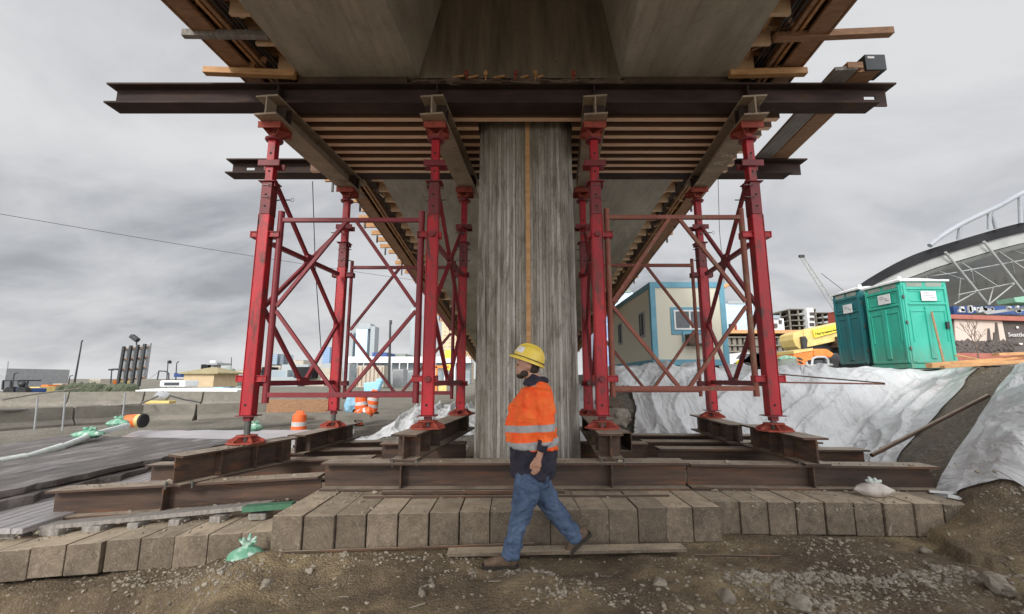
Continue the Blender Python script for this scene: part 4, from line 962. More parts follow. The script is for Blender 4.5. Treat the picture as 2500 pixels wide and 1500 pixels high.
# ------------------------------------------------------------------ bags, drums and small litter
def bag(label, c, d, seed, mat="green_bag", tie=True, rz=0):
    root = thing("sandbag", label, "sandbag", c)
    M = Matrix.Rotation(rz, 3, 'Z')
    vs, fs = [], []; n, k = 18, 12
    for j in range(k + 1):
        t = j / k; r = math.sin(math.pi * min(1, t * 0.80 + 0.16)) ** 0.7
        for i in range(n):
            a = 2 * math.pi * i / n; w = 1 + 0.16 * noise.noise(Vector((math.cos(a) * 2 + seed, math.sin(a) * 2, t * 3))) + 0.06 * math.sin(a * 7 + t * 5)
            vs.append(Vector(c) + M @ Vector((d[0] * r * w * math.cos(a) + 0.15 * d[0] * t, d[1] * r * w * math.sin(a), d[2] * t)))
    fs = [(j * n + i, j * n + (i + 1) % n, (j + 1) * n + (i + 1) % n, (j + 1) * n + i) for j in range(k) for i in range(n)] + [tuple(range(n))[::-1], tuple(range(k * n, k * n + n))]
    MB().add(vs, fs).build("bag_body", mat, root, smooth=True)
    if tie:
        m = MB(); top = Vector(c) + M @ Vector((0.15 * d[0], 0, d[2]))
        for q in range(7):
            a = q * 0.9; m.tube(top, top + Vector((math.cos(a) * d[0] * 0.45, math.sin(a) * d[1] * 0.45, d[2] * (0.15 + 0.1 * (q % 3)))), d[0] * 0.16, d[0] * 0.06, 6)
        m.build("bag_neck", "green_bag" if mat != "bag_dirty" else "bag_white", root, smooth=True)
    return root
bag("green and white sandbag slumped against the leftmost raised mat", (-2.27, 4.02, -0.12), (0.16, 0.12, 0.22), 1, rz=0.3)
bag("crumpled dirty plastic bag lying on the rightmost timber mat", (3.72, 4.80, 0.31), (0.17, 0.11, 0.13), 2, "bag_dirty", True, -0.4)
bag("torn green and white bag at the right end of the timber mats", (4.62, 4.62, 0.16), (0.11, 0.10, 0.16), 3, "bag_white")
bag("green sandbag behind the front left shoring leg", at(620, 1046, 8.6) - Vector((0, 0, .05)), (0.16, 0.12, 0.14), 4)
bag("green sandbag at the near end of the roadside bag row", at(212, 1064, 9.0) - Vector((0, 0, .05)), (0.28, 0.16, 0.16), 5)
bag("green sandbag next to the orange float by the road", at(285, 1036, 11.0) - Vector((0, 0, .05)), (0.25, 0.16, 0.18), 6)
bag("half-hidden green bag at the far left of the paving", at(62, 1116, 7.6) - Vector((0, 0, .05)), (0.13, 0.1, 0.08), 7, "bag_white")
bag("small dark green scrap of bag at the lower right corner", (3.48, 3.12, 0.2), (0.10, 0.06, 0.05), 8, "green_bag", False)
bag("green bag under the office trailer", at(1620, 918, 14.0) - Vector((0, 0, .2)), (0.3, 0.2, 0.3), 9)
# white fabric roll along the paving edge
m = MB(); pts = [at(-60, 1138, 6.6), at(60, 1118, 7.2), at(150, 1092, 8.0), at(232, 1060, 9.2), at(310, 1040, 11.0)]
for a, b in zip(pts[:-1], pts[1:]): m.tube(a, b, 0.05, 0.07, 10)
o = m.build("fabric_roll", "bag_white", None, smooth=True); tag(o, "long white fabric roll along the edge of the old paving", "fabric roll")
for lab, a, b, w in (("white and green board propped at the right end of the mats", (4.42, 4.72, .33), (4.78, 4.42, .27), .10), ("thin white board lying on the right mat end", (4.40, 4.9, .33), (4.95, 4.58, .34), .04)):
    tag(MB().bar(a, b, w, .02).build("board", "white_plastic", None), lab, "board")
def drum(label, c, h, r, tilt=None, group=None):
    root = thing("traffic_drum", label, "traffic drum", c, group)
    M = Matrix.Identity(3) if tilt is None else tilt
    seg = [("orange_plastic", 0.06, 0.24, 1.0), ("reflective", 0.24, 0.38, 0.97), ("orange_plastic", 0.38, 0.56, 0.94), ("reflective", 0.56, 0.70, 0.91), ("orange_plastic", 0.70, 0.98, 0.86)]
    def put(m): 
        m.v = [Vector(c) + M @ (v - Vector(c)) for v in m.v]; return m
    put(MB().lathe([(r * 1.3, 0), (r * 1.3, h * 0.055)], c, 16)).build("rubber_base", "black_rubber", root)
    for mt, z0, z1, k in seg:
        pr = [(r * k, z0 * h), (r * k, z1 * h)] if z1 < 0.9 else [(r * k, z0 * h), (r * k * 0.97, h * 0.93), (r * 0.55, h * 0.985), (r * 0.5, h)]
        put(MB().lathe(pr, c, 20)).build("drum_band", mt, root, smooth=True)
    put(MB().box(Vector(c) + Vector((0, 0, h * 1.03)), (r * 0.9, r * 0.14, h * 0.07))).build("handle", "orange_plastic", root)
    return root
def on_ground(px, Y, dz=0.0):
    p = at(px, 900, Y); return Vector((p.x, p.y, H(p.x, p.y) + dz))
def up_to(px, pyb, Y): return at(px, pyb, Y)
c = at(727, 1078, 15.2); drum("orange and white traffic drum standing behind the left cross beams", (c.x, c.y, c.z - 0.05), 0.98, 0.26)
MB_ = at(727, 1080, 15.2); 
tag(MB().blob((c.x, c.y, c.z - 0.12), (1.0, 0.8, 0.12), 2, .3, 2).build("gravel_mound", "gravel_grey", None), "low gravel mound under the traffic drum", "gravel mound")
for lab, px, py, Y, h, r, tl in (("orange striped drum upright behind the two tipped drums", 905, 1008, 20, 0.95, 0.27, Matrix.Rotation(R(8), 3, 'Y')),
        ("orange striped drum leaning in the middle of the drum group", 884, 1022, 18.5, 0.95, 0.28, Matrix.Rotation(R(-6), 3, 'Y')),
        ("small orange cone-like drum in front of the drum group", 877, 1040, 17.0, 0.55, 0.13, None),
        ("orange drum lying on its side in the drum group", 868, 1018, 18.0, 0.7, 0.24, Matrix.Rotation(R(70), 3, 'Y'))):
    drum(lab, at(px, py, Y), h, r, tl)
t = thing("marker_float", "orange and yellow barrel lying on its side by the road", "barrel", at(330, 1026, 11.6) - Vector((0, 0, .15)))
cc = at(330, 1028, 11.6); 
m = MB(); 
for a, b, r1, r2 in ((-0.28, -0.22, .09, .15), (-0.22, 0.05, .15, .17)): m.tube(cc + Vector((a, 0, 0)), cc + Vector((b, 0.02, 0)), r1, r2, 16)
m.build("barrel_body", "orange_plastic", t, smooth=True)
MB().tube(cc + Vector((.05, .02, 0)), cc + Vector((.16, .03, 0)), .17, .155, 16).build("barrel_end", "yellow_paint", t, smooth=True)
MB().tube(cc + Vector((.16, .03, 0)), cc + Vector((.21, .03, 0)), .18, .17, 16).build("rubber_base", "black_rubber", t, smooth=True)

# ------------------------------------------------------------------ old paving, plank mats, barriers on the left
def slab(name, lab, cat, pts, z, th, mat, seed, nseg=28, jag=0.12, sub=22):
    """ragged-edged slab; pts: near-right, far-right, far-left, near-left plan corners"""
    a, b, c, d = [Vector(p) for p in pts]; vs, fs = [], []
    for j in range(nseg + 1):
        t = j / nseg; r = a.lerp(b, t); l = d.lerp(c, t)
        for i in range(sub + 1):
            s = i / sub; p = r.lerp(l, s)
            k = jag * (1 - min(1, s * 4)) * (noise.noise(Vector((t * 22, seed, 0))) + 0.6 * noise.noise(Vector((t * 60, seed, 3))))
            zz = z(p.x, p.y) if callable(z) else z
            vs.append((p.x + k, p.y, zz + 0.018 * noise.noise(Vector((p.x * 2.5, p.y * 1.2, seed)))))
    n = (nseg + 1) * (sub + 1); vs += [(x, y, zz - th) for x, y, zz in vs]
    g = lambda j, i, o=0: j * (sub + 1) + i + o * n
    for j in range(nseg):
        for i in range(sub): fs.append((g(j, i), g(j, i + 1), g(j + 1, i + 1), g(j + 1, i)))
        fs.append((g(j, 0), g(j + 1, 0), g(j + 1, 0, 1), g(j, 0, 1))); fs.append((g(j, sub), g(j, sub, 1), g(j + 1, sub, 1), g(j + 1, sub)))
    for i in range(sub):
        fs.append((g(0, i), g(0, i, 1), g(0, i + 1, 1), g(0, i + 1))); fs.append((g(nseg, i), g(nseg, i + 1), g(nseg, i + 1, 1), g(nseg, i, 1)))
    return tag(MB().add(vs, fs).build(name, mat, None, smooth=False), lab, cat)
slab("paving_slab", "broken old asphalt paving with a ragged dark edge at the left", "paving", ((-5.62, 4.2), (-5.35, 9.2), (-9.6, 9.8), (-8.9, 4.2)), 0.29, 0.07, "asphalt", 2)
slab("paving_slab", "lower layer of broken asphalt under the ragged left paving", "paving", ((-5.52, 4.2), (-5.2, 9.0), (-8.8, 9.0), (-8.4, 4.2)), 0.205, 0.10, "asphalt", 5, jag=0.2)
slab("paving_slab", "pale wet concrete slab behind the old asphalt", "paving", ((-4.6, 9.6), (-4.3, 12.4), (-10.0, 12.2), (-8.6, 9.4)), 0.13, 0.1, "wet_sheet", 7, jag=0.08)
for i in range(9):
    x = -5.60 + i * 0.115
    o = MB().bar((x, 4.45, 0.075), (x - 0.08, 7.6, 0.13), 0.105, 0.05).build("plank", "plank_wet", None, bevel=0.004)
    tag(o, "wet grey plank in the row lying left of the front steel beam", "plank", "wet grey planks left of the front beam")
def barrier(label, p, q, h, z=None, w0=0.55, w1=0.16):
    p, q = Vector(p), Vector(q); root = thing("concrete_barrier", label, "concrete barrier", (p + q) / 2, "concrete barriers along the road")
    prof = [(-w0 / 2, 0), (w0 / 2, 0), (w0 / 2, .08), (w1 * 0.9, h * .35), (w1 / 2, h), (-w1 / 2, h), (-w1 * 0.9, h * .35), (-w0 / 2, .08)]
    MB().prism(p, q, prof).build("barrier_body", "barrier_concrete", root, bevel=0.01); return root
def line_barriers(pts, labs, h):
    for (a, b), lab in zip(zip(pts[:-1], pts[1:]), labs):
        d = (b - a).normalized() * 0.03; barrier(lab, a + d, b - d, h)
def base(px, py, Y): p = at(px, py, Y); return p
back = [base(-140, 997, 21.0), base(168, 994, 21.5), base(352, 992, 21.7), base(495, 992, 22), base(645, 992, 22.5), base(800, 990, 23)]
line_barriers(back, ["dark rear road barrier at the far left", "rear road barrier with a small pale plate on it", "rear road barrier behind the yellow hydraulic unit", "rear road barrier next to the white blurred boat", "rear road barrier with a checked panel, behind the left tower"], 0.70)
fr = [base(-120, 1060, 12.5), base(170, 1040, 15), base(345, 1030, 17), base(478, 1027, 17.5), base(600, 1021, 18.5), base(760, 1012, 20)]
line_barriers(fr, ["front low road barrier at the far left", "front low road barrier behind the orange barrel, left part", "front low road barrier directly behind the orange barrel", "front road barrier with two pale marks", "front low road barrier behind the left tower"], 0.62)
m = MB().path([at(-20, 1003, 13), at(120, 998, 14.5), at(250, 991, 16), at(345, 985, 16.5), at(385, 968, 17.5)], 0.04, 8); tag(m.build("pale_hose", "wood_grey", None, smooth=True), "pale hose lying along the top of the front barrier", "hose")
m = MB().path([at(2, 977, 16), at(90, 962, 17.5), at(200, 948, 19)], 0.03, 6); tag(m.build("hand_rope", "wood_grey", None, smooth=True), "sagging pale rope in front of the rear barrier at the far left", "rope")
m = MB().path([at(410, 965, 19), at(450, 976, 19), at(490, 983, 19)], 0.03, 6); tag(m.build("dark_hose", "dark_metal", None, smooth=True), "dark hose sagging right of the yellow hydraulic unit", "hose")
t = thing("hydraulic_unit", "grey pump on a yellow skid in front of the rear barrier", "pump", at(392, 988, 18.5)); c = at(392, 982, 18.5)
MB().box(c, (1.0, .4, .12)).build("skid", "yellow_paint", t, bevel=.02); MB().blob(c + Vector((.05, 0, .24)), (.3, .2, .2), 3, .2, 2).build("pump_body", "grey_paint", t, smooth=True)
for lab, px, y0, y1, Y in (("thin leaning fence post nearest the left edge", 84, 970, 1050, 13), ("thin fence post in front of the rear barrier", 152, 962, 1052, 13.5),
                       ("thin fence post left of the orange barrel", 298, 960, 1030, 14)):
    tag(MB().tube(at(px, y1, Y), at(px + 8, y0, Y), .022, n=6).build("fence_post", "grey_paint", None), lab, "fence post")
# low rubble wall and fence feet left behind tower
t = slab("timber_bulkhead", "low brown timber bulkhead behind the left tower", "timber bulkhead", [tuple(at(x, 1000, Y).xy) for x, Y in ((650, 17), (800, 17.4), (800, 18.2), (650, 17.8))], at(700, 978, 17).z, .55, "wood_brown", 3, 10, .03, 3)
slab("paving_slab", "grey broken concrete slab behind the traffic drum", "paving", [tuple(at(x, 1000, Y).xy) for x, Y in ((650, 15.5), (905, 15.8), (890, 17.2), (625, 17))], at(700, 1016, 15.5).z, .16, "barrier_concrete", 9, 14, .3, 8)

# ------------------------------------------------------------------ distant things on the left
def box_px(m, px0, px1, py0, py1, Y, depth=None):
    a, b = at(px0, py1, Y), at(px1, py0, Y); depth = depth or (b.x - a.x)
    m.box2((a.x, Y, a.z), (b.x, Y + abs(depth), b.z)); return m
def building(label, px0, px1, pytop, Y, mat, depth=None, group=None, name="tower_block", cat="building", pybot=940, extra=()):
    a, b = at(px0, pybot, Y), at(px1, pytop, Y); d = depth or (b.x - a.x)
    root = thing(name, label, cat, ((a.x + b.x) / 2, Y, a.z), group)
    MB().box2((a.x, Y, min(a.z, -2)), (b.x, Y + d, b.z)).build("wall", mat, root)
    for (u0, u1, v0, v1, mt) in extra:
        p, q = at(u0, v1, Y - 0.6), at(u1, v0, Y - 0.6); MB().box2((p.x, Y - 0.6, p.z), (q.x, Y + d * 0.6, q.z)).build("roof_block" if v0 < pytop else "facade_panel", mt, root)
    return root
building("dark twin-faced glass tower block in the far left skyline", 657, 678, 864, 900, "facade_glass", 30, extra=((679, 693, 868, 935, "facade_dark"),))
building("pale slim block beside the dark glass tower", 693, 703, 866, 950, "facade_pale", 25)
building("grey building with a sloping top low in the skyline", 700, 722, 900, 800, "facade_dark", 40)
building("low grey office block in the skyline behind the left tower", 716, 748, 886, 820, "facade_grey", 40, extra=((722, 744, 880, 886, "fascia_dark"),))
building("blue glass block seen past the rear left leg", 783, 806, 848, 760, "facade_blue", 40)
building("pale low housing block in the skyline", 748, 782, 905, 700, "cream_wall", 40)
building("tall grey tower with a stepped crown seen through the left frame", 862, 898, 803, 780, "facade_pale", 40, extra=((852, 863, 812, 940, "facade_grey"), (898, 916, 797, 940, "facade_grey"), (875, 905, 790, 803, "facade_grey")))
building("very slim pale tower with a rounded top, left of the inner leg", 997, 1022, 765, 900, "facade_grey", 40, extra=((1002, 1016, 752, 765, "facade_grey"),))
building("tan brick tower glimpsed between the left tower and the pier", 1075, 1148, 752, 420, "facade_tan", 50)
building("pale block at the left of the skyline behind the tan hut", 582, 652, 930, 600, "cream_wall", 40, cat="building")
building("low blue-signed hall roof above the white station", 905, 945, 861, 300, "navy_blue", 30)
building("dark rounded roof behind the white station", 948, 990, 864, 320, "foliage_grey", 30)
# white station canopy with columns and openings
Y = 150; t = thing("station_hall", "long white building with a deep roof band and columns", "building", (at(925, 940, Y).x, Y, 0))
box_px(MB(), 845, 1150, 871, 886, Y, 12).build("roof_band", "white_paint", t)
box_px(MB(), 850, 1148, 886, 940, Y + 4, 6).build("wall", "facade_grey", t)
for px in (852, 868, 884, 952, 972, 992, 1012, 1036, 1060, 1084, 1108, 1132):
    box_px(MB(), px, px + 4, 886, 942, Y - 0.5, 1).build("column", "white_paint", t)
for i, (x0, x1, y0, y1, mt, lab) in enumerate(((870, 938, 893, 946, "cream_wall", "tan corrugated shipping container in front of the white hall"), (958, 985, 902, 948, "grey_paint", "grey cabin beside the tall thin pole"), (986, 1012, 905, 948, "facade_grey", "grey shed next to the inner left leg"))):
    Yc = 90 + i * 8; a = at((x0 + x1) / 2, y1, Yc); t = thing("shipping_container" if i == 0 else "site_cabin", lab, "container" if i == 0 else "cabin", a)
    box_px(MB(), x0, x1, y0, y1, Yc, 4).build("body", mt, t)
    m = MB(); w = (x1 - x0)
    for k in range(7): box_px(m, x0 + w * (k + .3) / 7, x0 + w * (k + .42) / 7, y0 + 3, y1 - 3, Yc - 0.15, .1)
    m.build("wall_ribs", "grey_paint" if i else "wood_brown", t)
def pole(label, px0, py0, px1, py1, Y, r, arm=None, heads=(), mat="dark_metal", name="street_lamp", cat="street lamp"):
    a, b = at(px0, py0, Y), at(px1, py1, Y); a.z = min(a.z, -0.5)
    t = thing(name, label, cat, a); MB().tube(a, b, r, r * 0.6, 8).build("pole", mat, t)
    if arm:
        MB().path([b] + [at(x, y, Y) for x, y in arm], r * 0.6, 6).build("arm", mat, t)
    for x0, x1, y0, y1 in heads: box_px(MB(), x0, x1, y0, y1, Y - .2, .5).build("lamp_head", "dark_metal", t)
    return t
pole("tall thin pole behind the tan container, seen through the left frame", 950, 940, 953, 788, 90, 0.33, heads=((950, 956, 782, 792),), name="mast", cat="mast")
pole("tall dark leaning mast at the left with a bent tip", 180, 942, 198, 845, 60, 0.13, arm=((199, 836), (202, 831)), name="mast", cat="mast")
pole("double-headed floodlight pole left of the braced panel", 271, 940, 273, 903, 70, 0.12, heads=((264, 272, 901, 905), (275, 285, 900, 904)))
pole("curved street lamp left of the leaning mast", 167, 945, 170, 922, 60, 0.09, arm=((172, 918), (178, 917)))
pole("curved street lamp near the left edge", 32, 940, 34, 917, 50, 0.09, arm=((37, 912), (44, 911)))
pole("curved black lamp left of the tan hut", 409, 930, 410, 888, 55, 0.08, arm=((411, 883), (415, 880)), heads=((408, 412, 881, 888),))
pole("second curved black lamp above the blue box by the tan hut", 432, 925, 431, 892, 55, 0.09, arm=((432, 886), (437, 883)))
pole("needle mast above the grey trees", 564, 935, 565, 873, 200, 0.25, name="mast", cat="mast")
pole("thin antenna at the extreme left", 17, 925, 20, 882, 90, 0.15, name="mast", cat="mast", mat="grey_paint")
# braced panel (back of a sign) with floodlight
Y = 45; t = thing("sign_back", "tall ribbed back of a billboard held by dark posts", "billboard", at(325, 940, Y))
P = lambda x, y, yy=Y: at(x, y, yy)
m = MB(); q = [P(302, 846, 45.3), P(367, 838, 45.3), P(355, 925, 45.3), P(292, 930, 45.3)]; m.add(q + [v + Vector((0, .2, 0)) for v in q], [(0, 1, 2, 3), (7, 6, 5, 4), (0, 4, 5, 1), (1, 5, 6, 2), (2, 6, 7, 3), (3, 7, 4, 0)]); m.build("panel", "grey_paint", t)
for k in range(4):
    x = 303 + k * 17; MB().bar(P(x, 846 - k * 2, 44.9), P(x - 16, 944, 44.9), 0.22, 0.22).build("post", "dark_metal", t)
for k in range(4):
    y = 853 + k * 25; MB().bar(P(300 - k * 3.4, y, 45.1), P(363 - k * 3, y - 6, 45.1), 0.12, 0.12).build("rail", "wood_brown", t)
t = thing("floodlight", "dark floodlight head on a short pole above the billboard back", "floodlight", P(334, 850, 45.6))
MB().tube(P(334, 855, 45.6), P(333, 833, 45.6), .07, n=6).build("pole", "dark_metal", t)
m = MB(); m.bar(P(321, 820, 45.5), P(337, 832, 45.5), .5, .42).build("lamp_head", "dark_metal", t, bevel=.08)
# tan hut and control tower
Y = 40; t = thing("tan_hut", "small tan hut with an olive hip roof behind the barriers", "hut", at(490, 945, Y))
a, b, c_ = at(446, 945, Y), at(510, 910, Y), at(534, 910, Y + 2)
MB().box2((a.x, Y, a.z), (b.x + .5, Y + 3.5, b.z)).build("wall", "tan_wall", t)
rz = b.z; x0, x1 = a.x - .3, b.x + 1.0; y0, y1 = Y - .3, Y + 3.9; top = at(478, 897, Y + 1.5).z
MB().add([(x0, y0, rz), (x1, y0, rz), (x1, y1, rz), (x0, y1, rz), ((x0 + x1) / 2 - .3, (y0 + y1) / 2, top), ((x0 + x1) / 2 + .3, (y0 + y1) / 2, top), (x0, y0, rz - .12), (x1, y0, rz - .12), (x1, y1, rz - .12), (x0, y1, rz - .12)],
         [(0, 1, 5, 4), (1, 2, 5), (2, 3, 4, 5), (3, 0, 4), (6, 7, 1, 0), (7, 8, 2, 1), (8, 9, 3, 2), (9, 6, 0, 3), (9, 8, 7, 6)]).build("roof", "tan_roof", t)
Y = 120; t = thing("control_tower", "grey flared control tower rising behind the tan hut", "tower", at(518, 940, Y))
box_px(MB(), 510, 522, 890, 940, Y, 3).build("shaft", "grey_paint", t); box_px(MB(), 504, 530, 886, 891, Y - 1, 6).build("flared_top", "grey_paint", t); box_px(MB(), 490, 508, 890, 902, Y, 4).build("side_room", "fascia_dark", t); box_px(MB(), 512, 526, 881, 886, Y, 3).build("roof_cap", "white_paint", t)
# white boat-like vessel behind the barrier
Y = 34; t = thing("white_boat", "long white boat with a low cabin behind the road barriers", "boat", at(460, 955, Y))
hull = [(330, 953), (360, 950), (400, 948), (470, 948), (545, 950), (580, 953)]
vs = []; 
for x, y in hull: 
    p = at(x, y, Y); vs += [p, p + Vector((0, 2.4, 0)), at(x + (4 if x < 400 else -4), 962, Y) , at(x + (4 if x < 400 else -4), 962, Y) + Vector((0, 2.0, 0))]
fs = []
for k in range(len(hull) - 1):
    q = k * 4; fs += [(q, q + 4, q + 5, q + 1), (q, q + 2, q + 6, q + 4), (q + 1, q + 5, q + 7, q + 3), (q + 2, q + 3, q + 7, q + 6)]
fs += [(0, 1, 3, 2), (len(vs) - 4, len(vs) - 2, len(vs) - 1, len(vs) - 3)]
MB().add(vs, fs).build("hull", "white_plastic", t, smooth=False)
box_px(MB(), 388, 452, 929, 945, Y + .4, 1.6).build("cabin", "white_paint", t, bevel=.1); box_px(MB(), 400, 436, 934, 941, Y + .33, .1).build("cabin_window", "glass_dark", t)
MB().path([P(384, 928, Y + .6), P(388, 906, Y + .6), P(405, 907, Y + .6), P(412, 912, Y + .6), P(412, 928, Y + .6)], .05, 6).build("radar_arch", "dark_metal", t)
MB().path([P(365, 924, Y + .6), P(384, 911, Y + .6)], .03, 6).build("stay", "grey_paint", t)
t = tag(box_px(MB(), 424, 443, 911, 921, 50, 1).build("blue_crate", "navy_blue", None), "small dark blue box left of the tan hut", "box")
t = tag(box_px(MB(), 520, 545, 946, 957, 36, 1).build("blue_cover", "sky_blue_cloth", None), "pale blue cover at the right end of the white boat", "cover")
# loaders and containers at the far left
Y = 42; t = thing("forklift", "dark blue and black forklift-like machine at the far left", "forklift", at(42, 958, Y))
box_px(MB(), 25, 62, 949, 960, Y, 2).build("chassis", "navy_blue", t, bevel=.1); box_px(MB(), 6, 46, 928, 931, Y, 2).build("cab_roof", "dark_metal", t)
for x in (8, 27, 45): MB().bar(P(x, 930, Y), P(x - 2 if x < 40 else x + 4, 952, Y), .12, .12).build("cab_post", "dark_metal", t)
MB().path([P(64, 952, Y), P(66, 938, Y), P(69, 931, Y)], .08, 6).build("exhaust", "dark_metal", t); MB().blob(P(55, 938, Y), (.28, .3, .3), 4, .1, 2).build("work_lamp", "dark_metal", t)
for x in (20, 50): MB().tube(P(x, 958, Y - .2), P(x, 958, Y - .2) + Vector((0, .5, 0)), .5, n=16).build("wheel", "black_rubber", t)
building("grey flat-faced building at the extreme left edge", -60, 17, 900, 70, "grey_paint", 10, name="warehouse", pybot=945)
for x0, x1, y0, y1, mt, lab, Yc in ((64, 97, 945, 960, "yellow_paint", "yellow shipping container beside the forklift", 52), (97, 128, 944, 958, "red_container", "red container in the low yard stack, left", 56), (126, 160, 941, 957, "orange_paint", "orange container in the low yard stack", 60),
        (216, 246, 926, 944, "cream_wall", "cream container stacked left of the billboard", 80), (240, 262, 928, 944, "orange_paint", "orange container stacked next to the cream one", 82), (258, 290, 930, 944, "yellow_paint", "yellow container stacked nearest the billboard", 84),
        (128, 152, 937, 944, "cream_wall", "small cream container on top of the yard stack", 62), (100, 118, 940, 945, "orange_paint", "small orange crate on the red container", 58)):
    a = at((x0 + x1) / 2, y1, Yc); t = thing("shipping_container", lab, "container", a); m = box_px(MB(), x0, x1, y0, y1, Yc, 2.5); m.build("body", mt, t)
    m = MB()
    for k in range(8): box_px(m, x0 + (x1 - x0) * (k + .2) / 8, x0 + (x1 - x0) * (k + .5) / 8, y0 + 2, y1 - 2, Yc - .1, .08)
    m.build("wall_ribs", mt, t)
box_px(MB(), 150, 320, 943, 962, 38, 1.5); m = MB()
for k in range(120): 
    p = at(random.uniform(150, 330), random.uniform(946, 962), 38); m.blob(p, (.5, .4, .4), k, .6, 1)
tag(m.build("dark_hedge", "foliage", None), kind="stuff", label="dark green hedge behind the left road barriers", cat="hedge")
def cloud_tree(label, px0, px1, py0, py1, Y, mat="foliage_grey", n=260, s=0.5, name="tree"):
    rnd = random.Random(px0); t = thing(name, label, "tree", at((px0 + px1) / 2, py1, Y)); m = MB()
    for k in range(n):
        u = rnd.gauss(0, .38); v = rnd.random() ** .8; 
        if abs(u) > 1: continue
        hgt = 1 - abs(u) ** 1.5
        p = at((px0 + px1) / 2 + u * (px1 - px0) / 2, py1 - (py1 - py0) * v * hgt, Y + rnd.uniform(-1, 1) * s * 2)
        m.blob(p, (s * rnd.uniform(.3, .9),) * 3, k, .7, 1)
    m.build("crown", mat, t); a = at((px0 + px1) / 2, py1 + 6, Y); MB().tube(a, at((px0 + px1) / 2, (py0 + py1) / 2, Y), s * .35, s * .15, 6).build("trunk", "bark", t)
cloud_tree("grey-green bushy tree right of the tan hut", 536, 588, 905, 950, 55, s=.55)
rnd = random.Random(5)
for mt_, lab_, n__ in (("cream_wall", "jumble of pale low houses along the far skyline", 170), ("facade_grey", "grey low blocks among the far skyline houses", 90), ("brick_red", "brownish low buildings among the far skyline houses", 50), ("fascia_dark", "dark roofs and trees among the far skyline houses", 110)):
    m = MB()
    for k in range(n__):
        px = rnd.uniform(560, 860); p = at(px, rnd.uniform(908 if px > 640 else 925, 950), rnd.uniform(110, 260)); m.box(p, (rnd.uniform(2, 8), 4, rnd.uniform(1.5, 6)))
    tag(m.build("distant_houses", mt_, None), kind="stuff", label=lab_, cat="houses")
# splinters of wood in the foreground
m = MB()
for k in range(34):
    x, y = rnd.uniform(-4, 4.5), rnd.uniform(3.1, 4.1); z = H(x, y) + .006; a_ = rnd.uniform(-.9, .9); L_ = rnd.uniform(.02, .11)
    m.bar((x, y, z), (x + L_ * math.cos(a_), y + L_ * math.sin(a_), H(x + L_ * math.cos(a_), y + L_ * math.sin(a_)) + .008), .008, .004)
tag(m.build("wood_splinters", "rock", None), kind="stuff", label="small pale wood splinters strewn over the dirt", cat="splinters")
for i, (x0, x1, y0, y1, mt, lab) in enumerate(((1086, 1104, 855, 875, "sign_yellow", "upper yellow board glimpsed between inner left leg and pier"), (1088, 1102, 890, 905, "sign_yellow", "lower yellow board glimpsed between inner left leg and pier"))):
    tag(box_px(MB(), x0, x1, y0, y1, 80, .3).build("yellow_sign", mt, None), lab, "sign")
t = thing("lift_platform", "orange lift frame behind the inner left tower legs", "lift", at(1068, 970, 70)); box_px(MB(), 1062, 1068, 895, 960, 70, .5).build("mast", "orange_paint", t); box_px(MB(), 1062, 1095, 893, 899, 70, .5).build("platform", "orange_paint", t); box_px(MB(), 1070, 1090, 935, 975, 70, 1).build("base_box", "yellow_paint", t)
m = MB(); m.bar(at(930, 925, 60), at(918, 955, 60), 1.2, .8); m.bar(at(890, 948, 60), at(925, 944, 60), 1.0, 1.4)
tag(m.build("wrapped_bundle", "sky_blue_cloth", None, bevel=.2), "pale blue and white wrapped bundle behind the orange drums", "bundle")
m = MB().blob(at(860, 990, 19), (.28, .3, .45), 3, .4, 2); tag(m.build("blue_bag", "sky_blue_cloth", None), "light blue bag left of the orange drum group", "bag")
# power line
a, b = at(-300, 470, 30), at(1400, 730, 75); pts = []
for k in range(25):
    s = k / 24; p = a.lerp(b, s); p.z -= 2.2 * 4 * s * (1 - s) * 0.35; pts.append(p)
tag(MB().path(pts, 0.022, 5).build("power_line", "dark_metal", None), "thin overhead line crossing the sky at the left", "cable")
# ------------------------------------------------------------------ office trailer
X0, X1, Y0, Y1, Z0, Z1 = 4.87, 7.42, 15.2, 21.2, 1.98, 4.80
t = thing("office_trailer", "cream site office trailer with blue trim on blocks behind the right tower", "trailer", ((X0 + X1) / 2, Y0, 1.5))
MB().box2((X0, Y0, Z0), (X1, Y1, Z1)).build("body", "trailer_siding", t)
m = MB(); e = 0.03
for a, b in (((X0 - e, Y0 - e, Z1 - .14), (X1 + e, Y1 + e, Z1 + .06)), ((X0 - e, Y0 - e, Z0 - .03), (X1 + e, Y1 + e, Z0 + .17))): m.box2(a, b)
m.build("trim_band", "blue_paint", t)
for x in (X0, X1):
    MB().box2((x - (e if x == X0 else .15), Y0 - e - .004, Z0 + .17), (x + (.15 if x == X0 else e), Y0 + .16, Z1 - .14)).build("corner_trim", "blue_paint", t)
def window(x0, x1, z0, z1, y, trim=.1):
    w = MB().box2((x0 - trim, y - .03, z0 - trim * 1.6), (x1 + trim, y + .05, z1 + trim)).build("window_surround", "blue_paint", t)
    m = MB(); f = .055
    m.box2((x0, y - .06, z0), (x1, y - .032, z0 + f)).box2((x0, y - .06, z1 - f), (x1, y - .032, z1)).box2((x0, y - .06, z0 + f), (x0 + f, y - .032, z1 - f)).box2((x1 - f, y - .06, z0 + f), (x1, y - .032, z1 - f))
    xm = (x0 + x1) / 2; m.box2((xm - f / 2, y - .06, z0 + f), (xm + f / 2, y - .032, z1 - f)); m.build("window_frame", "white_paint", w)
    MB().box2((x0 + f, y - .045, z0 + f), (x1 - f, y - .035, z1 - f)).build("pane", "glass_dark", w)
window(5.62, 6.72, 3.17, 3.86, Y0)
m = MB().box2((5.98, Y0 - .35, 2.62), (6.62, Y0 - .02, 3.0)); ac = m.build("air_conditioner", "steel_rust", t)
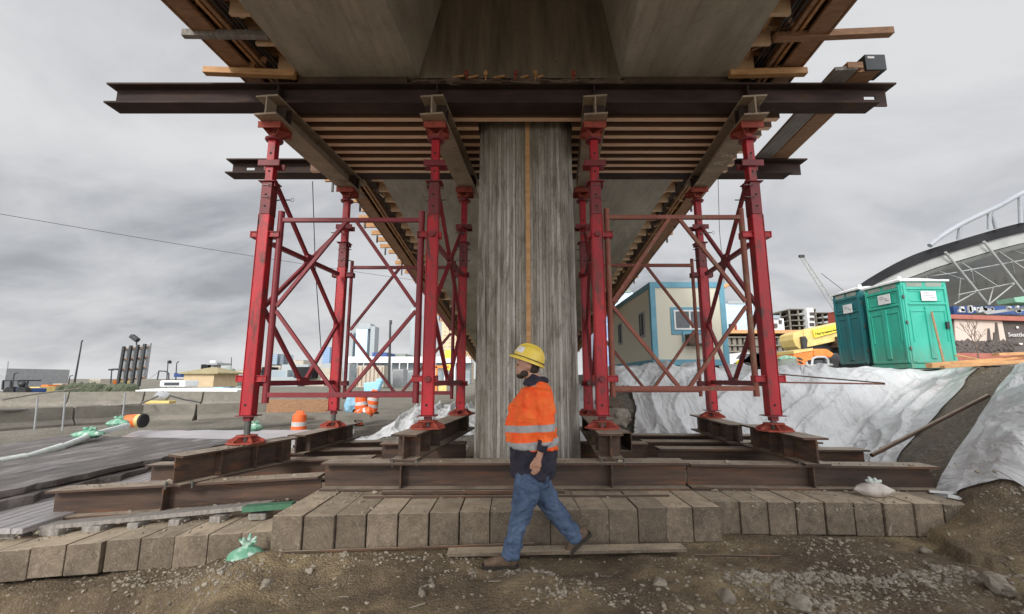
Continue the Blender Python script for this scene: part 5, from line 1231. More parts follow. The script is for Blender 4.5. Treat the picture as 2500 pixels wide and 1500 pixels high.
MB().box2((6.18, Y0 - .36, 2.68), (6.60, Y0 - .352, 2.97)).build("grille", "grey_paint", ac)
MB().box2((5.88, Y0 - .06, 2.75), (5.93, Y0 - .02, 3.15)).build("cable_cover", "blue_paint", t)
for y in (16.35, 19.7):
    w = MB().box2((X0 - .04, y - .32, 3.0), (X0 - .002, y + .32, 3.95)).build("window_surround", "grey_paint", t)
    MB().box2((X0 - .05, y - .24, 3.08), (X0 - .042, y + .24, 3.88)).build("pane", "glass_dark", w)
    MB().box2((X0 - .065, y - .03, 3.08), (X0 - .052, y + .03, 3.88)).build("window_frame", "grey_paint", w)
for x in (5.2, 6.2, 7.1): MB().box2((x - .12, Y0 + .3, 1.45), (x + .12, Y0 + .7, Z0 - .02)).build("support_block", "dark_metal", t)
for y in (17.0, 18.0): MB().tube((X0 + .1, y, 1.80), (X0 + .4, y, 1.80), .34, n=16).build("wheel", "black_rubber", t)
MB().box2((X0 + .1, Y0 + .9, Z0 - .2), (X1 - .1, Y1 - .3, Z0 - .04)).build("chassis", "dark_metal", t)
m = MB().box2((X0 + .1, Y1 - 1.5, 1.3), (X1, Y1 - 1.0, Z0 - .1)); m.build("skirt", "dark_metal", t)
# ------------------------------------------------------------------ portable toilets
def toilet(label, x, y, z, w, h, mat, lean=0.0, stick_signs=(("front", .42),), detail=True):
    t = thing("portable_toilet", label, "portable toilet", (x + w / 2, y + w / 2, z), "portable toilets on the bank")
    b = MB().box2((x, y, z + .08), (x + w, y + w, z + h)).build("cabin", mat, t, bevel=.03)
    m = MB()
    # raised frame ribs on the front (-Y) and left (-X) faces
    for f in (0, 1):
        def bx(u0, u1, v0, v1, d0, d1):
            if f == 0: m.box2((x + u0 * w, y - d1, z + v0 * h), (x + u1 * w, y - d0, z + v1 * h))
            else: m.box2((x - d1, y + (1 - u1) * w, z + v0 * h), (x - d0, y + (1 - u0) * w, z + v1 * h))
        bx(.03, .09, .06, .96, -.01, .025); bx(.91, .97, .06, .96, -.01, .025); bx(.09, .91, .72, .745, -.01, .03); bx(.09, .91, .90, .93, -.01, .03)
        bx(.09, .91, .05, .08, -.01, .03); bx(.44, .56, .10, .70, -.01, .03); bx(.12, .15, .30, .66, -.01, .02); bx(.85, .88, .30, .66, -.01, .02)
        bx(.15, .44, .64, .66, -.01, .016); bx(.56, .85, .64, .66, -.01, .016); bx(.16, .84, .76, .775, -.01, .014); bx(.16, .84, .875, .89, -.01, .014)
    m.build("panel_ribs", mat, t, bevel=.008)
    for f in (0, 1):
        for u in (.12, .54):
            m = MB()
            if f == 0: m.box2((x + u * w, y - .008, z + .935 * h), (x + (u + .34) * w, y + .01, z + .985 * h))
            else: m.box2((x - .008, y + (1 - u - .34) * w, z + .935 * h), (x + .01, y + (1 - u) * w, z + .985 * h))
            m.build("vent_screen", "foliage_grey", t)
    # domed roof
    m = MB(); n = 8; vs, fs = [], []; o = .045
    for j in range(n + 1):
        for i in range(n + 1):
            u, v = i / n * 2 - 1, j / n * 2 - 1
            vs.append((x + w / 2 + u * (w / 2 + o), y + w / 2 + v * (w / 2 + o), z + h + .04 + .13 * (1 - abs(u) ** 2.4) * (1 - abs(v) ** 2.4)))
    k = (n + 1) ** 2; vs += [(a, b_, z + h - .005) for a, b_, c_ in vs]
    g = lambda j, i: j * (n + 1) + i
    for j in range(n):
        for i in range(n): fs += [(g(j, i), g(j, i + 1), g(j + 1, i + 1), g(j + 1, i)), (k + g(j, i), k + g(j + 1, i), k + g(j + 1, i + 1), k + g(j, i + 1))]
    for i in range(n): fs += [(g(0, i), k + g(0, i), k + g(0, i + 1), g(0, i + 1)), (g(n, i), g(n, i + 1), k + g(n, i + 1), k + g(n, i)), (g(i, 0), g(i + 1, 0), k + g(i + 1, 0), k + g(i, 0)), (g(i, n), k + g(i, n), k + g(i + 1, n), g(i + 1, n))]
    m.add(vs, fs); m.build("roof", "white_plastic", t, smooth=True)
    MB().tube((x + w * .35, y + w * .4, z + h + .1), (x + w * .35, y + w * .4, z + h + .22), .05, n=10).build("vent_pipe", "white_plastic", t)
    for f, u, v in stick_signs:
        if f == "front":
            s = MB().box2((x + u * w, y - .052, z + v * h), (x + (u + .32) * w, y - .040, z + (v + .115) * h)).build("sign_plate", "white_paint", t); O = Vector((x + u * w, y - .053, z + v * h)); X_ = Vector((1, 0, 0))
        else:
            s = MB().box2((x - .052, y + (1 - u - .32) * w, z + v * h), (x - .040, y + (1 - u) * w, z + (v + .115) * h)).build("sign_plate", "white_paint", t); O = Vector((x - .053, y + (1 - u) * w, z + v * h)); X_ = Vector((0, -1, 0))
        W_ = .32 * w; text_mesh("United Site", .06, "sign_text", "letter_grey", s, O + X_ * (W_ * .14) + Vector((0, 0, .12)), X_, (0, 0, 1), .001, W_ * .62)
        text_mesh("Services", .045, "sign_text", "letter_black", s, O + X_ * (W_ * .60) + Vector((0, 0, .075)), X_, (0, 0, 1), .001, W_ * .30)
        N_ = X_.cross(Vector((0, 0, 1)))
        pts = [O + X_ * (W_ * (.14 + .045 * k)) + Vector((0, 0, .17 + .035 * math.sin(k / 8 * math.pi))) + N_ * .003 for k in range(9)]
        MB().path(pts, .005, 5).build("sign_swoosh", "letter_grey", s)
    MB().box2((x + w * .83, y - .06, z + .44 * h), (x + w * .89, y - .02, z + .52 * h)).build("door_latch", "dark_metal", t)
    for v_ in (.2, .5, .8): MB().box2((x + w * .0, y - .04, z + v_ * h), (x + w * .03, y - .005, z + (v_ + .035) * h)).build("hinge", "steel_grey", t)
    MB().box2((x - .03, y - .03, z - .02), (x + w + .03, y + w + .03, z + .085)).build("skid_base", "black_rubber" if mat == "toilet_teal" else mat, t)
    return t
toilet("bright green portable toilet with two white signs, nearer the camera", 9.72, 10.8, 1.77, 1.15, 2.14, "toilet_green", stick_signs=(("front", .38, .765), ("left", .42, .765)))
toilet("dark teal portable toilet standing half behind the green one", 9.83, 12.25, 1.80, 1.05, 2.2, "toilet_teal", stick_signs=(("left", .42, .72),))
tag(MB().bar(at(2274, 762, 10.68), at(2306, 893, 10.3), .035, .05).build("leaning_stick", "wood_brown", None), "brown stick leaning on the front of the green toilet", "stick")
# ------------------------------------------------------------------ yellow and orange machines
Y = 24.0; t = thing("drill_rig", "tilted cream yellow machine boom with a lettered yellow sign", "drilling machine", at(2010, 905, Y))
def q3(m, pts, Y0_, d): 
    v = [at(x, y, Y0_) for x, y in pts]; n_ = len(v); m.add(v + [p + Vector((0, d, 0)) for p in v], [tuple(range(n_))[::-1], tuple(range(n_, 2 * n_))] + [(i, (i + 1) % n_, n_ + (i + 1) % n_, n_ + i) for i in range(n_)]); return m
q3(MB(), ((1962, 806), (2060, 784), (2074, 790), (2078, 822), (2066, 828), (1975, 848), (1962, 846)), Y, 1.2).build("boom_housing", "yellow_paint", t, bevel=.04)
q3(MB(), ((1937, 816), (1953, 808), (1962, 808), (1962, 846), (1955, 854), (1944, 846), (1937, 830)), Y - .1, 1.3).build("boom_head", "yellow_paint", t, bevel=.06)
q3(MB(), ((1958, 822), (1966, 821), (1972, 830), (1970, 850), (1962, 852)), Y - .35, .2).build("cylinder_slot", "dark_metal", t)
s = q3(MB(), ((1985, 806), (2058, 789), (2062, 806), (1990, 825)), Y - .12, .10).build("sign_panel", "sign_yellow", t)
d = (at(2055, 801, Y - .14) - at(1992, 815, Y - .14)); text_mesh("Hertz", .26, "sign_text", "letter_black", s, at(1991, 820, Y - .13), d, (0, 0, 1), .01, .50)
text_mesh("Equipment Rental", .16, "sign_text", "letter_black", s, at(2014, 814, Y - .13), d, (0, 0, 1), .01, .72)
q3(MB(), ((1975, 850), (2066, 829), (2066, 850), (2000, 862)), Y + .4, .6).build("under_frame", "dark_metal", t)
q3(MB(), ((2044, 822), (2066, 818), (2068, 848), (2046, 848)), Y - .2, 1.2).build("hinge_block", "steel_rust", t)
q3(MB(), ((2050, 848), (2070, 848), (2082, 905), (2060, 905)), Y, .9).build("support_leg", "dark_metal", t)
Y = 18.0; t = thing("orange_generator", "orange machine with slotted side vents under the yellow boom", "machine", at(1960, 905, Y))
q3(MB(), ((1937, 858), (1985, 854), (1987, 880), (1968, 884), (1966, 908), (1940, 910)), Y, 1.4).build("side_body", "orange_paint", t, bevel=.04)
q3(MB(), ((1987, 852), (2020, 852), (2038, 864), (2030, 874), (1987, 872)), Y + .1, 1.4).build("hood", "orange_paint", t, bevel=.06)
q3(MB(), ((1937, 857), (1985, 850), (1985, 856), (1938, 864)), Y - .04, 1.2).build("top_edge", "yellow_paint", t)
for k in range(3):
    y = 872 + k * 9; q3(MB(), ((1946 + k * 2, y), (1955 + k * 2, y + 2), (1962, y + 8), (1950 + k * 2, y + 6)), Y - .03, .06).build("vent", "dark_metal", t)
q3(MB(), ((2000, 862), (2050, 862), (2062, 900), (2020, 905)), Y + .7, 1.0).build("engine_block", "dark_metal", t, bevel=.1)
for x in (2040, 2066): MB().tube(at(x, 893, Y + .6), at(x, 893, Y + .6) + Vector((0, .4, 0)), .3, n=16).build("wheel", "black_rubber", t)
Y = 14.5; t = thing("pump_trailer", "small pump with a pale round-cornered frame in front of the orange machine", "pump", at(2006, 905, Y))
pts = [(1982, 893), (1984, 876), (1994, 872), (2014, 872), (2021, 878), (2023, 890)]
MB().path([at(x, y, Y) for x, y in pts], .035, 8).build("frame_hoop", "white_paint", t, smooth=True)
q3(MB(), ((1986, 879), (2018, 879), (2018, 889), (1988, 889)), Y + .1, .3).build("gauge_panel", "glass_dark", t)
q3(MB(), ((1970, 891), (2034, 888), (2036, 893), (1972, 897)), Y - .1, .5).build("top_rail", "reflective", t, bevel=.02)
for k in range(6): MB().tube(at(1978 + k * 10, 899, Y), at(1978 + k * 10, 899, Y) + Vector((0, .2, 0)), .055, n=10).build("valve", ("navy_blue", "brick_red", "steel_grey")[k % 3], t)
t = thing("waste_barrel", "grey barrel covered with green netting left of the orange machine", "barrel", at(1925, 905, 17)); c = at(1924, 910, 17)
MB().lathe([(.32, 0), (.36, .25), (.33, .5)], c, 14).build("barrel_body", "foliage_grey", t, smooth=True); MB().blob(c + Vector((0, 0, .52)), (.34, .3, .12), 3, .4, 2).build("netting", "green_bag", t)
t = thing("beacon", "yellow warning beacon on the bank beside the trailer", "beacon", at(1806, 905, 16)); c = at(1806, 908, 16)
MB().lathe([(.13, 0), (.10, .05), (.06, .10), (.06, .18)], c, 12).build("stand", "orange_paint", t); MB().lathe([(.06, .18), (.11, .22), (.11, .34), (.04, .42)], c, 12).build("lamp", "sign_yellow", t, smooth=True)
t = thing("mast_crane", "tall slanting lattice crane boom in the gap right of the tower", "crane", at(2048, 800, 70)); Y = 70
a, b = at(2050, 768, Y), at(1957, 626, Y); d = (b - a).normalized(); r_ = Vector((0, 1, 0)).cross(d).normalized() * .42
m = MB()
for s_ in (-1, 1): m.tube(a + r_ * s_, b + r_ * s_ * .6, .10, n=6)
L = (b - a).length; k = 0
while k < L - 1: m.tube(a + d * k + r_, a + d * (k + .8) - r_, .05, n=4); m.tube(a + d * (k + .8) - r_, a + d * (k + 1.6) + r_, .05, n=4); k += 1.6
m.build("boom", "truss_grey", t); MB().box(b, (.8, .4, .4)).build("boom_tip", "dark_metal", t)
MB().path([at(2005, 668, Y), at(2040, 695, Y), at(2062, 712, Y)], .05, 4).build("guy_line", "dark_metal", t)
q3(MB(), ((2042, 760), (2060, 760), (2062, 800), (2044, 800)), Y, 2).build("boom_base", "primer_red", t)
# orange jib tip beyond the trailer
t = thing("jib_arm", "orange crane arm tip showing above the right end of the trailer", "crane arm", at(1765, 705, 45)); m = MB().bar(at(1700, 735, 45), at(1768, 700, 45), .25, .25); m.build("arm", "orange_paint", t)
MB().bar(at(1766, 702, 45), at(1788, 690, 45), .45, .35).build("arm_head", "wood_orange", t, bevel=.1)
building("pale blue glass office block right of the trailer", 1768, 1838, 742, 260, "facade_pale", 40, extra=((1778, 1822, 735, 742, "facade_grey"),))
building("pale teal roofed building left behind the trailer", 1500, 1545, 714, 240, "facade_pale", 40, extra=((1515, 1540, 706, 714, "foliage_grey"),))
building("blue striped facade seen right of the inner leg, behind the trailer", 1478, 1512, 752, 120, "facade_blue", 20, name="office_block")
# ------------------------------------------------------------------ unfinished concrete frame buildings
def frame_building(label, px0, px1, pys, Y, ncol, depth, mat="barrier_concrete", skew_=0.0, group=None):
    a, b = at(px0, pys[-1], Y), at(px1, pys[0], Y); t = thing("unfinished_building", label, "building", ((a.x + b.x) / 2, Y, a.z))
    zs = [at(px0, y, Y).z for y in pys]; th = abs(zs[0] - zs[1]) * .16
    for z in zs: MB().box2((a.x, Y, z - th), (b.x, Y + depth, z)).build("floor_slab", mat, t)
    for k in range(ncol + 1):
        x = a.x + (b.x - a.x) * k / ncol; w = (b.x - a.x) * .012 + .1
        MB().box2((x - w, Y + .3, zs[-1]), (x + w, Y + .3 + w * 2, zs[0] - th)).build("column", mat, t)
    MB().box2((a.x + .2, Y + depth * .6, zs[-1]), (b.x - .2, Y + depth * .65, zs[0] - th)).build("back_wall", "mural_dark", t)
    return t, a, b, zs
t, a, b, zs = frame_building("open concrete frame building with a bright stair shaft, mid skyline right", 1935, 1992, (754, 768, 781, 794, 807, 820), 120, 3, 16)
MB().box2((at(1974, 800, 119).x, 119, zs[-1]), (at(1991, 800, 119).x, 121, at(1974, 752, 119).z)).build("stair_shaft", "white_paint", t)
for k in range(3): box_px(MB(), 1978, 1982, 763 + k * 13, 770 + k * 13, 118.8, .3).build("opening", "mural_dark", t)
for k in range(3): box_px(MB(), 1984, 1988, 763 + k * 13, 770 + k * 13, 118.8, .3).build("opening", "mural_dark", t)
frame_building("lower open concrete frame wing beside the slanting crane boom", 1995, 2050, (763, 776, 789, 802, 815), 125, 3, 16)
frame_building("left wing of the open concrete frame building", 1912, 1938, (761, 774, 787, 800, 815), 124, 2, 14)
building("small white building below the concrete frames", 1886, 1913, 778, 110, "white_paint", 8, extra=((1888, 1904, 770, 778, "facade_grey"), (1893, 1898, 790, 800, "mural_dark"), (1905, 1909, 782, 790, "mural_dark")), name="white_building", pybot=830)
t, a, b, zs = frame_building("multi-level timber shored deck structure behind the trailer and tower", 1774, 1960, (822, 842, 857, 873, 889, 906), 62, 14, 8)
box_px(MB(), 1772, 1965, 806, 814, 61.5, 9).build("edge_formwork", "wood_orange", t)
m = MB(); rnd = random.Random(8)
for k in range(150):
    x = rnd.uniform(1776, 1950); y = rnd.choice((842, 857, 873, 889, 906)); box_px(m, x, x + rnd.uniform(1, 3), y - rnd.uniform(8, 14), y - 1, 62 + rnd.random() * 3, .2)
o = m.build("shoring_props", "truss_grey", t); tag(o, kind="stuff")
for i, (px, h) in enumerate(((1788, 16), (1800, 12), (1796, 9))):
    p = at(px, 806, 62); tag(MB().box(p + Vector((0, .5, .35)), (.35, .3, h * .07)).build("stacked_form", ("dark_metal", "primer_red", "wood_orange")[i], None), ("dark form piece on the orange deck edge", "reddish form piece on the orange deck edge", "small pale form piece on the orange deck edge")[i], "form piece")
for i, (px, mt, lab) in enumerate(((1825, "white_paint", "white car parked below the deck structure"), (1850, "grey_paint", "grey car parked below the deck structure"))):
    c = at(px, 905, 34); t = thing("parked_car", lab, "car", c)
    prof = [(-1.9, .25), (1.9, .25), (1.95, .7), (1.2, .82), (.7, 1.3), (-.9, 1.32), (-1.5, .85), (-1.95, .75)]
    MB().prism(c + Vector((0, -.8, 0)), c + Vector((0, .8, 0)), prof).build("body", mt, t, bevel=.06)
    MB().prism(c + Vector((0, -.81, 0)), c + Vector((0, .81, 0)), [(-1.25, .85), (1.05, .85), (.62, 1.24), (-.85, 1.25)]).build("side_window", "glass_dark", t)
    for s_ in (-1.2, 1.2): MB().tube(c + Vector((s_, -.84, .3)), c + Vector((s_, .84, .3)), .3, n=14).build("wheel", "black_rubber", t)
# ------------------------------------------------------------------ red-brown wall with mural, bare tree
Y = 32; t = thing("mural_wall", "dark red-brown hoarding with a sepia chimney picture and white lettering", "hoarding", at(2420, 875, Y))
q3(MB(), ((2320, 768), (2560, 775), (2560, 786), (2320, 778)), Y - .4, 2).build("red_parapet", "brick_red", t)
q3(MB(), ((2318, 779), (2560, 787), (2560, 885), (2318, 880)), Y, .6).build("wall", "mural_dark", t)
pn = q3(MB(), ((2330, 777), (2446, 782), (2458, 842), (2335, 855)), Y - .10, .08).build("mural_panel", "mural_sepia", t)
for x, y0, w in ((2413, 802, 7), (2427, 812, 7), (2432, 788, 9)): q3(MB(), ((x, y0), (x + 3, y0), (x + w + 3, 850), (x - 1, 850)), Y - .18, .06).build("painted_chimney", "mural_dark", pn)
text_mesh("Seattle the", .42, "wall_text", "letter_white", t, at(2462, 822, Y - .1), (1, 0, -.01), (0, 0, 1), .01, 1.9)
q3(MB(), ((2484, 838), (2497, 838), (2497, 842), (2484, 842)), Y - .1, .08).build("wall_mark", "letter_white", t); MB().blob(at(2484, 800, Y - .1), (.1, .05, .1), 1, 0, 2).build("wall_mark", "letter_white", t)
q3(MB(), ((2335, 862), (2500, 864), (2500, 885), (2335, 885)), Y - 6, 1).build("low_red_wall", "brick_red", t)
t = thing("bare_tree", "small leafless tree in front of the mural", "tree", at(2385, 880, 26)); m = MB(); rnd = random.Random(2)
def branch(p, d, L, r, k):
    q_ = p + d * L; m.tube(p, q_, r, r * .7, 5)
    if k == 0: return
    for i in range(3):
        e = (d + Vector((rnd.uniform(-.8, .8), rnd.uniform(-.4, .4), rnd.uniform(0, .4)))).normalized(); branch(q_, e, L * rnd.uniform(.55, .85), r * .6, k - 1)
branch(at(2390, 885, 26), Vector((0, 0, 1)), .85, .05, 4); m.build("trunk", "bark", t)
m = MB(); rnd = random.Random(9)
for k in range(160): p = at(rnd.uniform(2335, 2480), rnd.uniform(835, 868), 29); m.blob(p, (.18, .15, .2), k, .8, 1)
tag(m.build("bare_shrubs", "mural_dark", None), kind="stuff", label="brown leafless shrubs at the foot of the mural", cat="shrubs")
# ------------------------------------------------------------------ stadium
def crv(pts, n=28):
    out = []
    for k in range(n + 1):
        x = pts[0][0] + (pts[-1][0] - pts[0][0]) * k / n
        # catmull style interpolation on sorted x
        for i in range(len(pts) - 1):
            if pts[i][0] <= x <= pts[i + 1][0]:
                p0, p1, p2, p3 = pts[max(i - 1, 0)], pts[i], pts[i + 1], pts[min(i + 2, len(pts) - 1)]
                t_ = (x - p1[0]) / (p2[0] - p1[0]); m1 = (p2[1] - p0[1]) / (p2[0] - p0[0]) * (p2[0] - p1[0]); m2 = (p3[1] - p1[1]) / (p3[0] - p1[0]) * (p2[0] - p1[0])
                y = (2 * t_**3 - 3 * t_**2 + 1) * p1[1] + (t_**3 - 2 * t_**2 + t_) * m1 + (-2 * t_**3 + 3 * t_**2) * p2[1] + (t_**3 - t_**2) * m2; break
        out.append((x, y))
    return out
Y = 110
topc = crv([(2044, 775), (2060, 752), (2100, 706), (2160, 664), (2250, 617), (2350, 584), (2500, 543), (2700, 510)])
t = thing("stadium_roof", "huge curved stadium roof with a lattice underside and white arch at right", "stadium", at(2400, 900, Y))
def ribbon(name, c1, c2, Ya, Yb, mat):
    vs = [at(x, y, Ya) for x, y in c1] + [at(x, y, Yb) for x, y in c2]; n_ = len(c1)
    return MB().add(vs, [(i, i + 1, n_ + i + 1, n_ + i) for i in range(n_ - 1)]).build(name, mat, t)
def band(name, o0, o1, mat, Ya, d): 
    n_ = len(topc); vs = []
    for yy in (Ya, Ya + d):
        for o_ in (o0, o1): vs += [at(x, y + o_ * min(1, .35 + (x - 2044) / 300), Ya) + Vector((0, yy - Ya, 0)) for x, y in topc]
    fs = []
    for i in range(n_ - 1): fs += [(i, i + 1, n_ + i + 1, n_ + i), (2 * n_ + i, 3 * n_ + i, 3 * n_ + i + 1, 2 * n_ + i + 1), (i, 2 * n_ + i, 2 * n_ + i + 1, i + 1), (n_ + i, n_ + i + 1, 3 * n_ + i + 1, 3 * n_ + i)]
    return MB().add(vs, fs).build(name, mat, t)
band("dark_fascia", 0, 24, "fascia_dark", Y, 3); band("light_fascia", 24.3, 50, "truss_grey", Y + .6, 3)
def shift(cv, o_, k=1.0): return [(x, y + o_ * min(1, .35 + (x - 2044) / 300)) for x, y in cv]
low = crv([(2044, 822), (2100, 806), (2200, 782), (2320, 757), (2500, 745), (2700, 740)])
# underside: from the light fascia back to the rear of the stand, in louvred strips
n_ = 26; P0 = [at(x, y, Y + 1) for x, y in shift(topc, 50)]
PL = [at(x, y, Y + 62) for x, y in low]
def under(i, s_): # plan: go back 70 m while dropping
    p = P0[i]; q2 = PL[i]; v = p.lerp(q2, s_); v.z += 5.0 * s_ * (1 - s_); return v
m = MB(); K = 30
for k in range(K):
    s0, s1 = k / K, (k + .62) / K; vs = [under(i, s0) + Vector((0, 0, -.2)) for i in range(len(P0))] + [under(i, s1) + Vector((0, 0, -.9)) for i in range(len(P0))]; q_ = len(P0)
    m.add(vs, [(i, i + 1, q_ + i + 1, q_ + i) for i in range(q_ - 1)])
m.build("roof_louvres", "roof_underside", t)
m = MB(); vs = [under(i, s_) + Vector((0, 0, .8)) for s_ in (0, 1) for i in range(len(P0))]; q_ = len(P0); m.add(vs, [(i, i + 1, q_ + i + 1, q_ + i) for i in range(q_ - 1)]); m.build("roof_skin", "fascia_dark", t)
for px0, py0, px1, py1, r in ((2402, 590, 2515, 735, .85), (2308, 616, 2413, 745, .85), (2232, 643, 2272, 690, .6), (2413, 745, 2480, 690, .5), (2330, 743, 2385, 712, .5), (2232, 643, 2345, 680, .35), (2320, 668, 2500, 635, .4), (2402, 590, 2500, 620, .4), (2340, 720, 2480, 690, .35), (2372, 662, 2376, 690, .45), (2470, 640, 2476, 668, .45), (2308, 616, 2440, 702, .45), (2345, 680, 2340, 740, .3), (2320, 668, 2260, 676, .4), (2402, 590, 2550, 690, .5), (2345, 680, 2376, 690, .35), (2413, 745, 2425, 702, .4)):
    MB().tube(at(px0, py0, Y - 1 if r > .6 else Y + 1), at(px1, py1, Y + 4), r * .36, n=8).build("truss_member", "truss_grey", t)
arch = crv([(2270, 600), (2300, 576), (2350, 546), (2400, 522), (2440, 503), (2500, 470), (2600, 430)], 16)
MB().path([at(x, y, Y - 2) for x, y in arch], .62, 8).build("white_arch", "arch_grey", t, smooth=True)
for x0, y0, x1, y1 in ((2415, 518, 2415, 560), (2422, 520, 2432, 558), (2490, 478, 2492, 545), (2496, 478, 2500, 540), (2345, 550, 2340, 585)): MB().tube(at(x0, y0, Y - 2), at(x1, y1, Y - 1), .45, n=8).build("arch_strut", "arch_grey", t)
box_px(MB(), 2330, 2600, 748, 768, Y + 6, 8).build("seating_bowl", "navy_blue", t); q3(MB(), ((2400, 762), (2560, 742), (2560, 748), (2410, 768)), Y - 2, 3).build("concourse_rail", "truss_grey", t)
box_px(MB(), 2320, 2600, 768, 900, Y + 4, 8).build("lower_wall", "mural_dark", t)
m = MB(); rnd = random.Random(4)
for k in range(26): x = rnd.uniform(2340, 2500); box_px(m, x, x + rnd.uniform(3, 9), rnd.uniform(746, 756), rnd.uniform(757, 764), Y + 3, .5)
m.build("banners", "reflective", t)
tag(q3(MB(), ((2475, 727), (2540, 718), (2540, 740), (2480, 738)), Y - 5, 4).build("green_awning", "green_bag", None), "lime green awning at the stadium's right edge", "awning")

# ------------------------------------------------------------------ the worker
def grow(name, chains, mat, parent, voxel=0.012, smooth_it=6, extra=None):
    """union of tapered tubes and ellipsoids remeshed into one continuous skin"""
    m = MB()
    for ch in chains:
        kind = ch[0]
        if kind == 'e': _, c, d = ch[:3]; M = ch[3] if len(ch) > 3 else None; m.blob(c, d, 0, 0, 3, M)
        else:
            pts = ch[1]                                # [(point, rx, ry)], sections kept roughly horizontal or perpendicular
            n = 20; vs, fs = [], []
            for i, (p, ra, rb) in enumerate(pts):
                p = Vector(p); a = Vector(pts[max(0, i - 1)][0]); b = Vector(pts[min(len(pts) - 1, i + 1)][0]); d = (b - a).normalized()
                s = Vector((0, 1, 0)); u = d.cross(s).normalized(); w = u.cross(d).normalized()
                for k in range(n):
                    t_ = 2 * math.pi * k / n; vs.append(p + u * (ra * math.cos(t_)) + w * (rb * math.sin(t_)))
            for i in range(len(pts) - 1):
                for k in range(n): fs.append((i * n + k, i * n + (k + 1) % n, (i + 1) * n + (k + 1) % n, (i + 1) * n + k))
            fs += [tuple(range(n))[::-1], tuple(range((len(pts) - 1) * n, len(pts) * n))]
            m.add(vs, fs)
    o = m.build(name, mat, parent)
    r = o.modifiers.new("remesh", 'REMESH'); r.mode = 'VOXEL'; r.voxel_size = voxel; r.use_smooth_shade = True
    s = o.modifiers.new("smooth", 'SMOOTH'); s.iterations = smooth_it; s.factor = 0.6
    if name in ("jacket", "jeans", "sweater"):
        tx = bpy.data.textures.new(name + "_folds", 'MARBLE'); tx.noise_scale = 0.10 if name != "jeans" else 0.07; tx.turbulence = 9; tx.noise_depth = 2
        dm = o.modifiers.new("folds", 'DISPLACE'); dm.texture = tx; dm.strength = 0.020 if name != "jeans" else 0.020; dm.mid_level = 0.5; dm.texture_coords = 'LOCAL'
        s2 = o.modifiers.new("soften", 'SMOOTH'); s2.iterations = 2
    return o
W = thing("person", "worker in an orange hi-vis jacket, blue jeans and yellow hard hat walking left", "person", (0.05, 3.95, 0.0))
A = lambda x, y, Y: at(x, y, Y)
YC, YL, YR = 3.96, 3.86, 4.06
# body: head, neck, arms and hands, hips (one surface)
hd = A(1288, 893, YC)
ch = [('e', hd + Vector((0.005, 0, 0.02)), (0.098, 0.078, 0.112)), ('e', hd + Vector((-0.045, 0, -0.045)), (0.055, 0.056, 0.062)), ('e', hd + Vector((-0.098, 0, -0.005)), (0.016, 0.013, 0.022)),
      ('e', hd + Vector((-0.088, 0, -0.05)), (0.018, 0.026, 0.013)), ('e', hd + Vector((-0.078, 0, -0.085)), (0.024, 0.026, 0.02)), ('e', hd + Vector((-0.082, -.03, 0.02)), (0.012, 0.018, 0.010)), ('e', hd + Vector((0.012, -0.078, -0.012)), (0.018, 0.012, 0.03)),
      ('t', [(hd + Vector((0.0, 0, -0.06)), .06, .058), (A(1302, 922, YC), .062, .062), (A(1306, 945, YC), .075, .09)]),
      ('t', [(A(1306, 940, YC), .08, .12), (A(1312, 1000, YC), .12, .17), (A(1306, 1120, YC), .11, .16), (A(1300, 1165, YC), .10, .15)]),
      ('t', [(A(1300, 1150, YL + .02), .085, .085), (A(1270, 1262, YL), .06, .06), (A(1248, 1352, YL), .04, .042)]),
      ('t', [(A(1304, 1150, YR - .02), .085, .085), (A(1352, 1245, YR), .06, .06), (A(1408, 1318, YR + .02), .04, .042)])]
# left hand hanging by the jacket hem with bent fingers
hp = A(1312, 1128, YL - .12)
ch.append(('t', [(A(1322, 1098, YL - .12), .026, .022), (hp, .030, .017), (hp + Vector((-.006, 0, -.035)), .033, .015)]))
grow("body", ch, "skin", W, 0.009, 3)
fn = []
for k, (dx, L) in enumerate(((-.026, .066), (-.009, .074), (.009, .07), (.025, .056))):
    b = hp + Vector((dx - .006, 0, -.03)); fn.append(('t', [(b, .0095, .0095), (b + Vector((-.004, .004, -L * .55)), .0088, .0088), (b + Vector((-.018, .014, -L)), .007, .007)]))
fn.append(('t', [(hp + Vector((-.028, -.004, .005)), .012, .011), (hp + Vector((-.052, -.006, -.025)), .0105, .010), (hp + Vector((-.056, -.002, -.055)), .008, .008)]))
fn.append(('t', [(hp + Vector((0, 0, .03)), .030, .02), (hp + Vector((-.004, 0, -.036)), .037, .0165)]))
grow("hand", fn, "skin", W, 0.004, 2)
grow("hair", [('e', hd + Vector((0.042, 0, -0.01)), (0.066, 0.079, 0.085)), ('e', hd + Vector((-0.06, 0, -0.088)), (0.042, 0.046, 0.03)), ('e', hd + Vector((-.03, -.052, -.07)), (.04, .014, .032))], "hair_dark", W, 0.009, 2)
m = MB()
for s_ in (-1, 1): m.blob(hd + Vector((-.088, s_ * .028, .006)), (.010, .014, .008), 0, 0, 2)
m.build("eye", "glass_dark", W, smooth=True)
# hooded sweater under the jacket: collar and hem
grow("sweater_hood", [('t', [(A(1300, 948, YC), .10, .12), (A(1306, 930, YC), .085, .09), (A(1312, 918, YC), .082, .082)]), ('e', A(1322, 930, YC), (.07, .085, .04))], "hoodie", W, 0.012, 4)
grow("sweater", [('t', [(A(1303, 1060, YC), .185, .16), (A(1303, 1100, YC), .20, .172), (A(1302, 1140, YC), .195, .165), (A(1300, 1166, YC), .185, .155)])], "hoodie", W, 0.012, 4)
grow("sweater_cuff", [('t', [(A(1328, 1075, YL - .12), .05, .05), (A(1322, 1104, YL - .12), .042, .04)])], "hoodie", W, 0.012, 4)
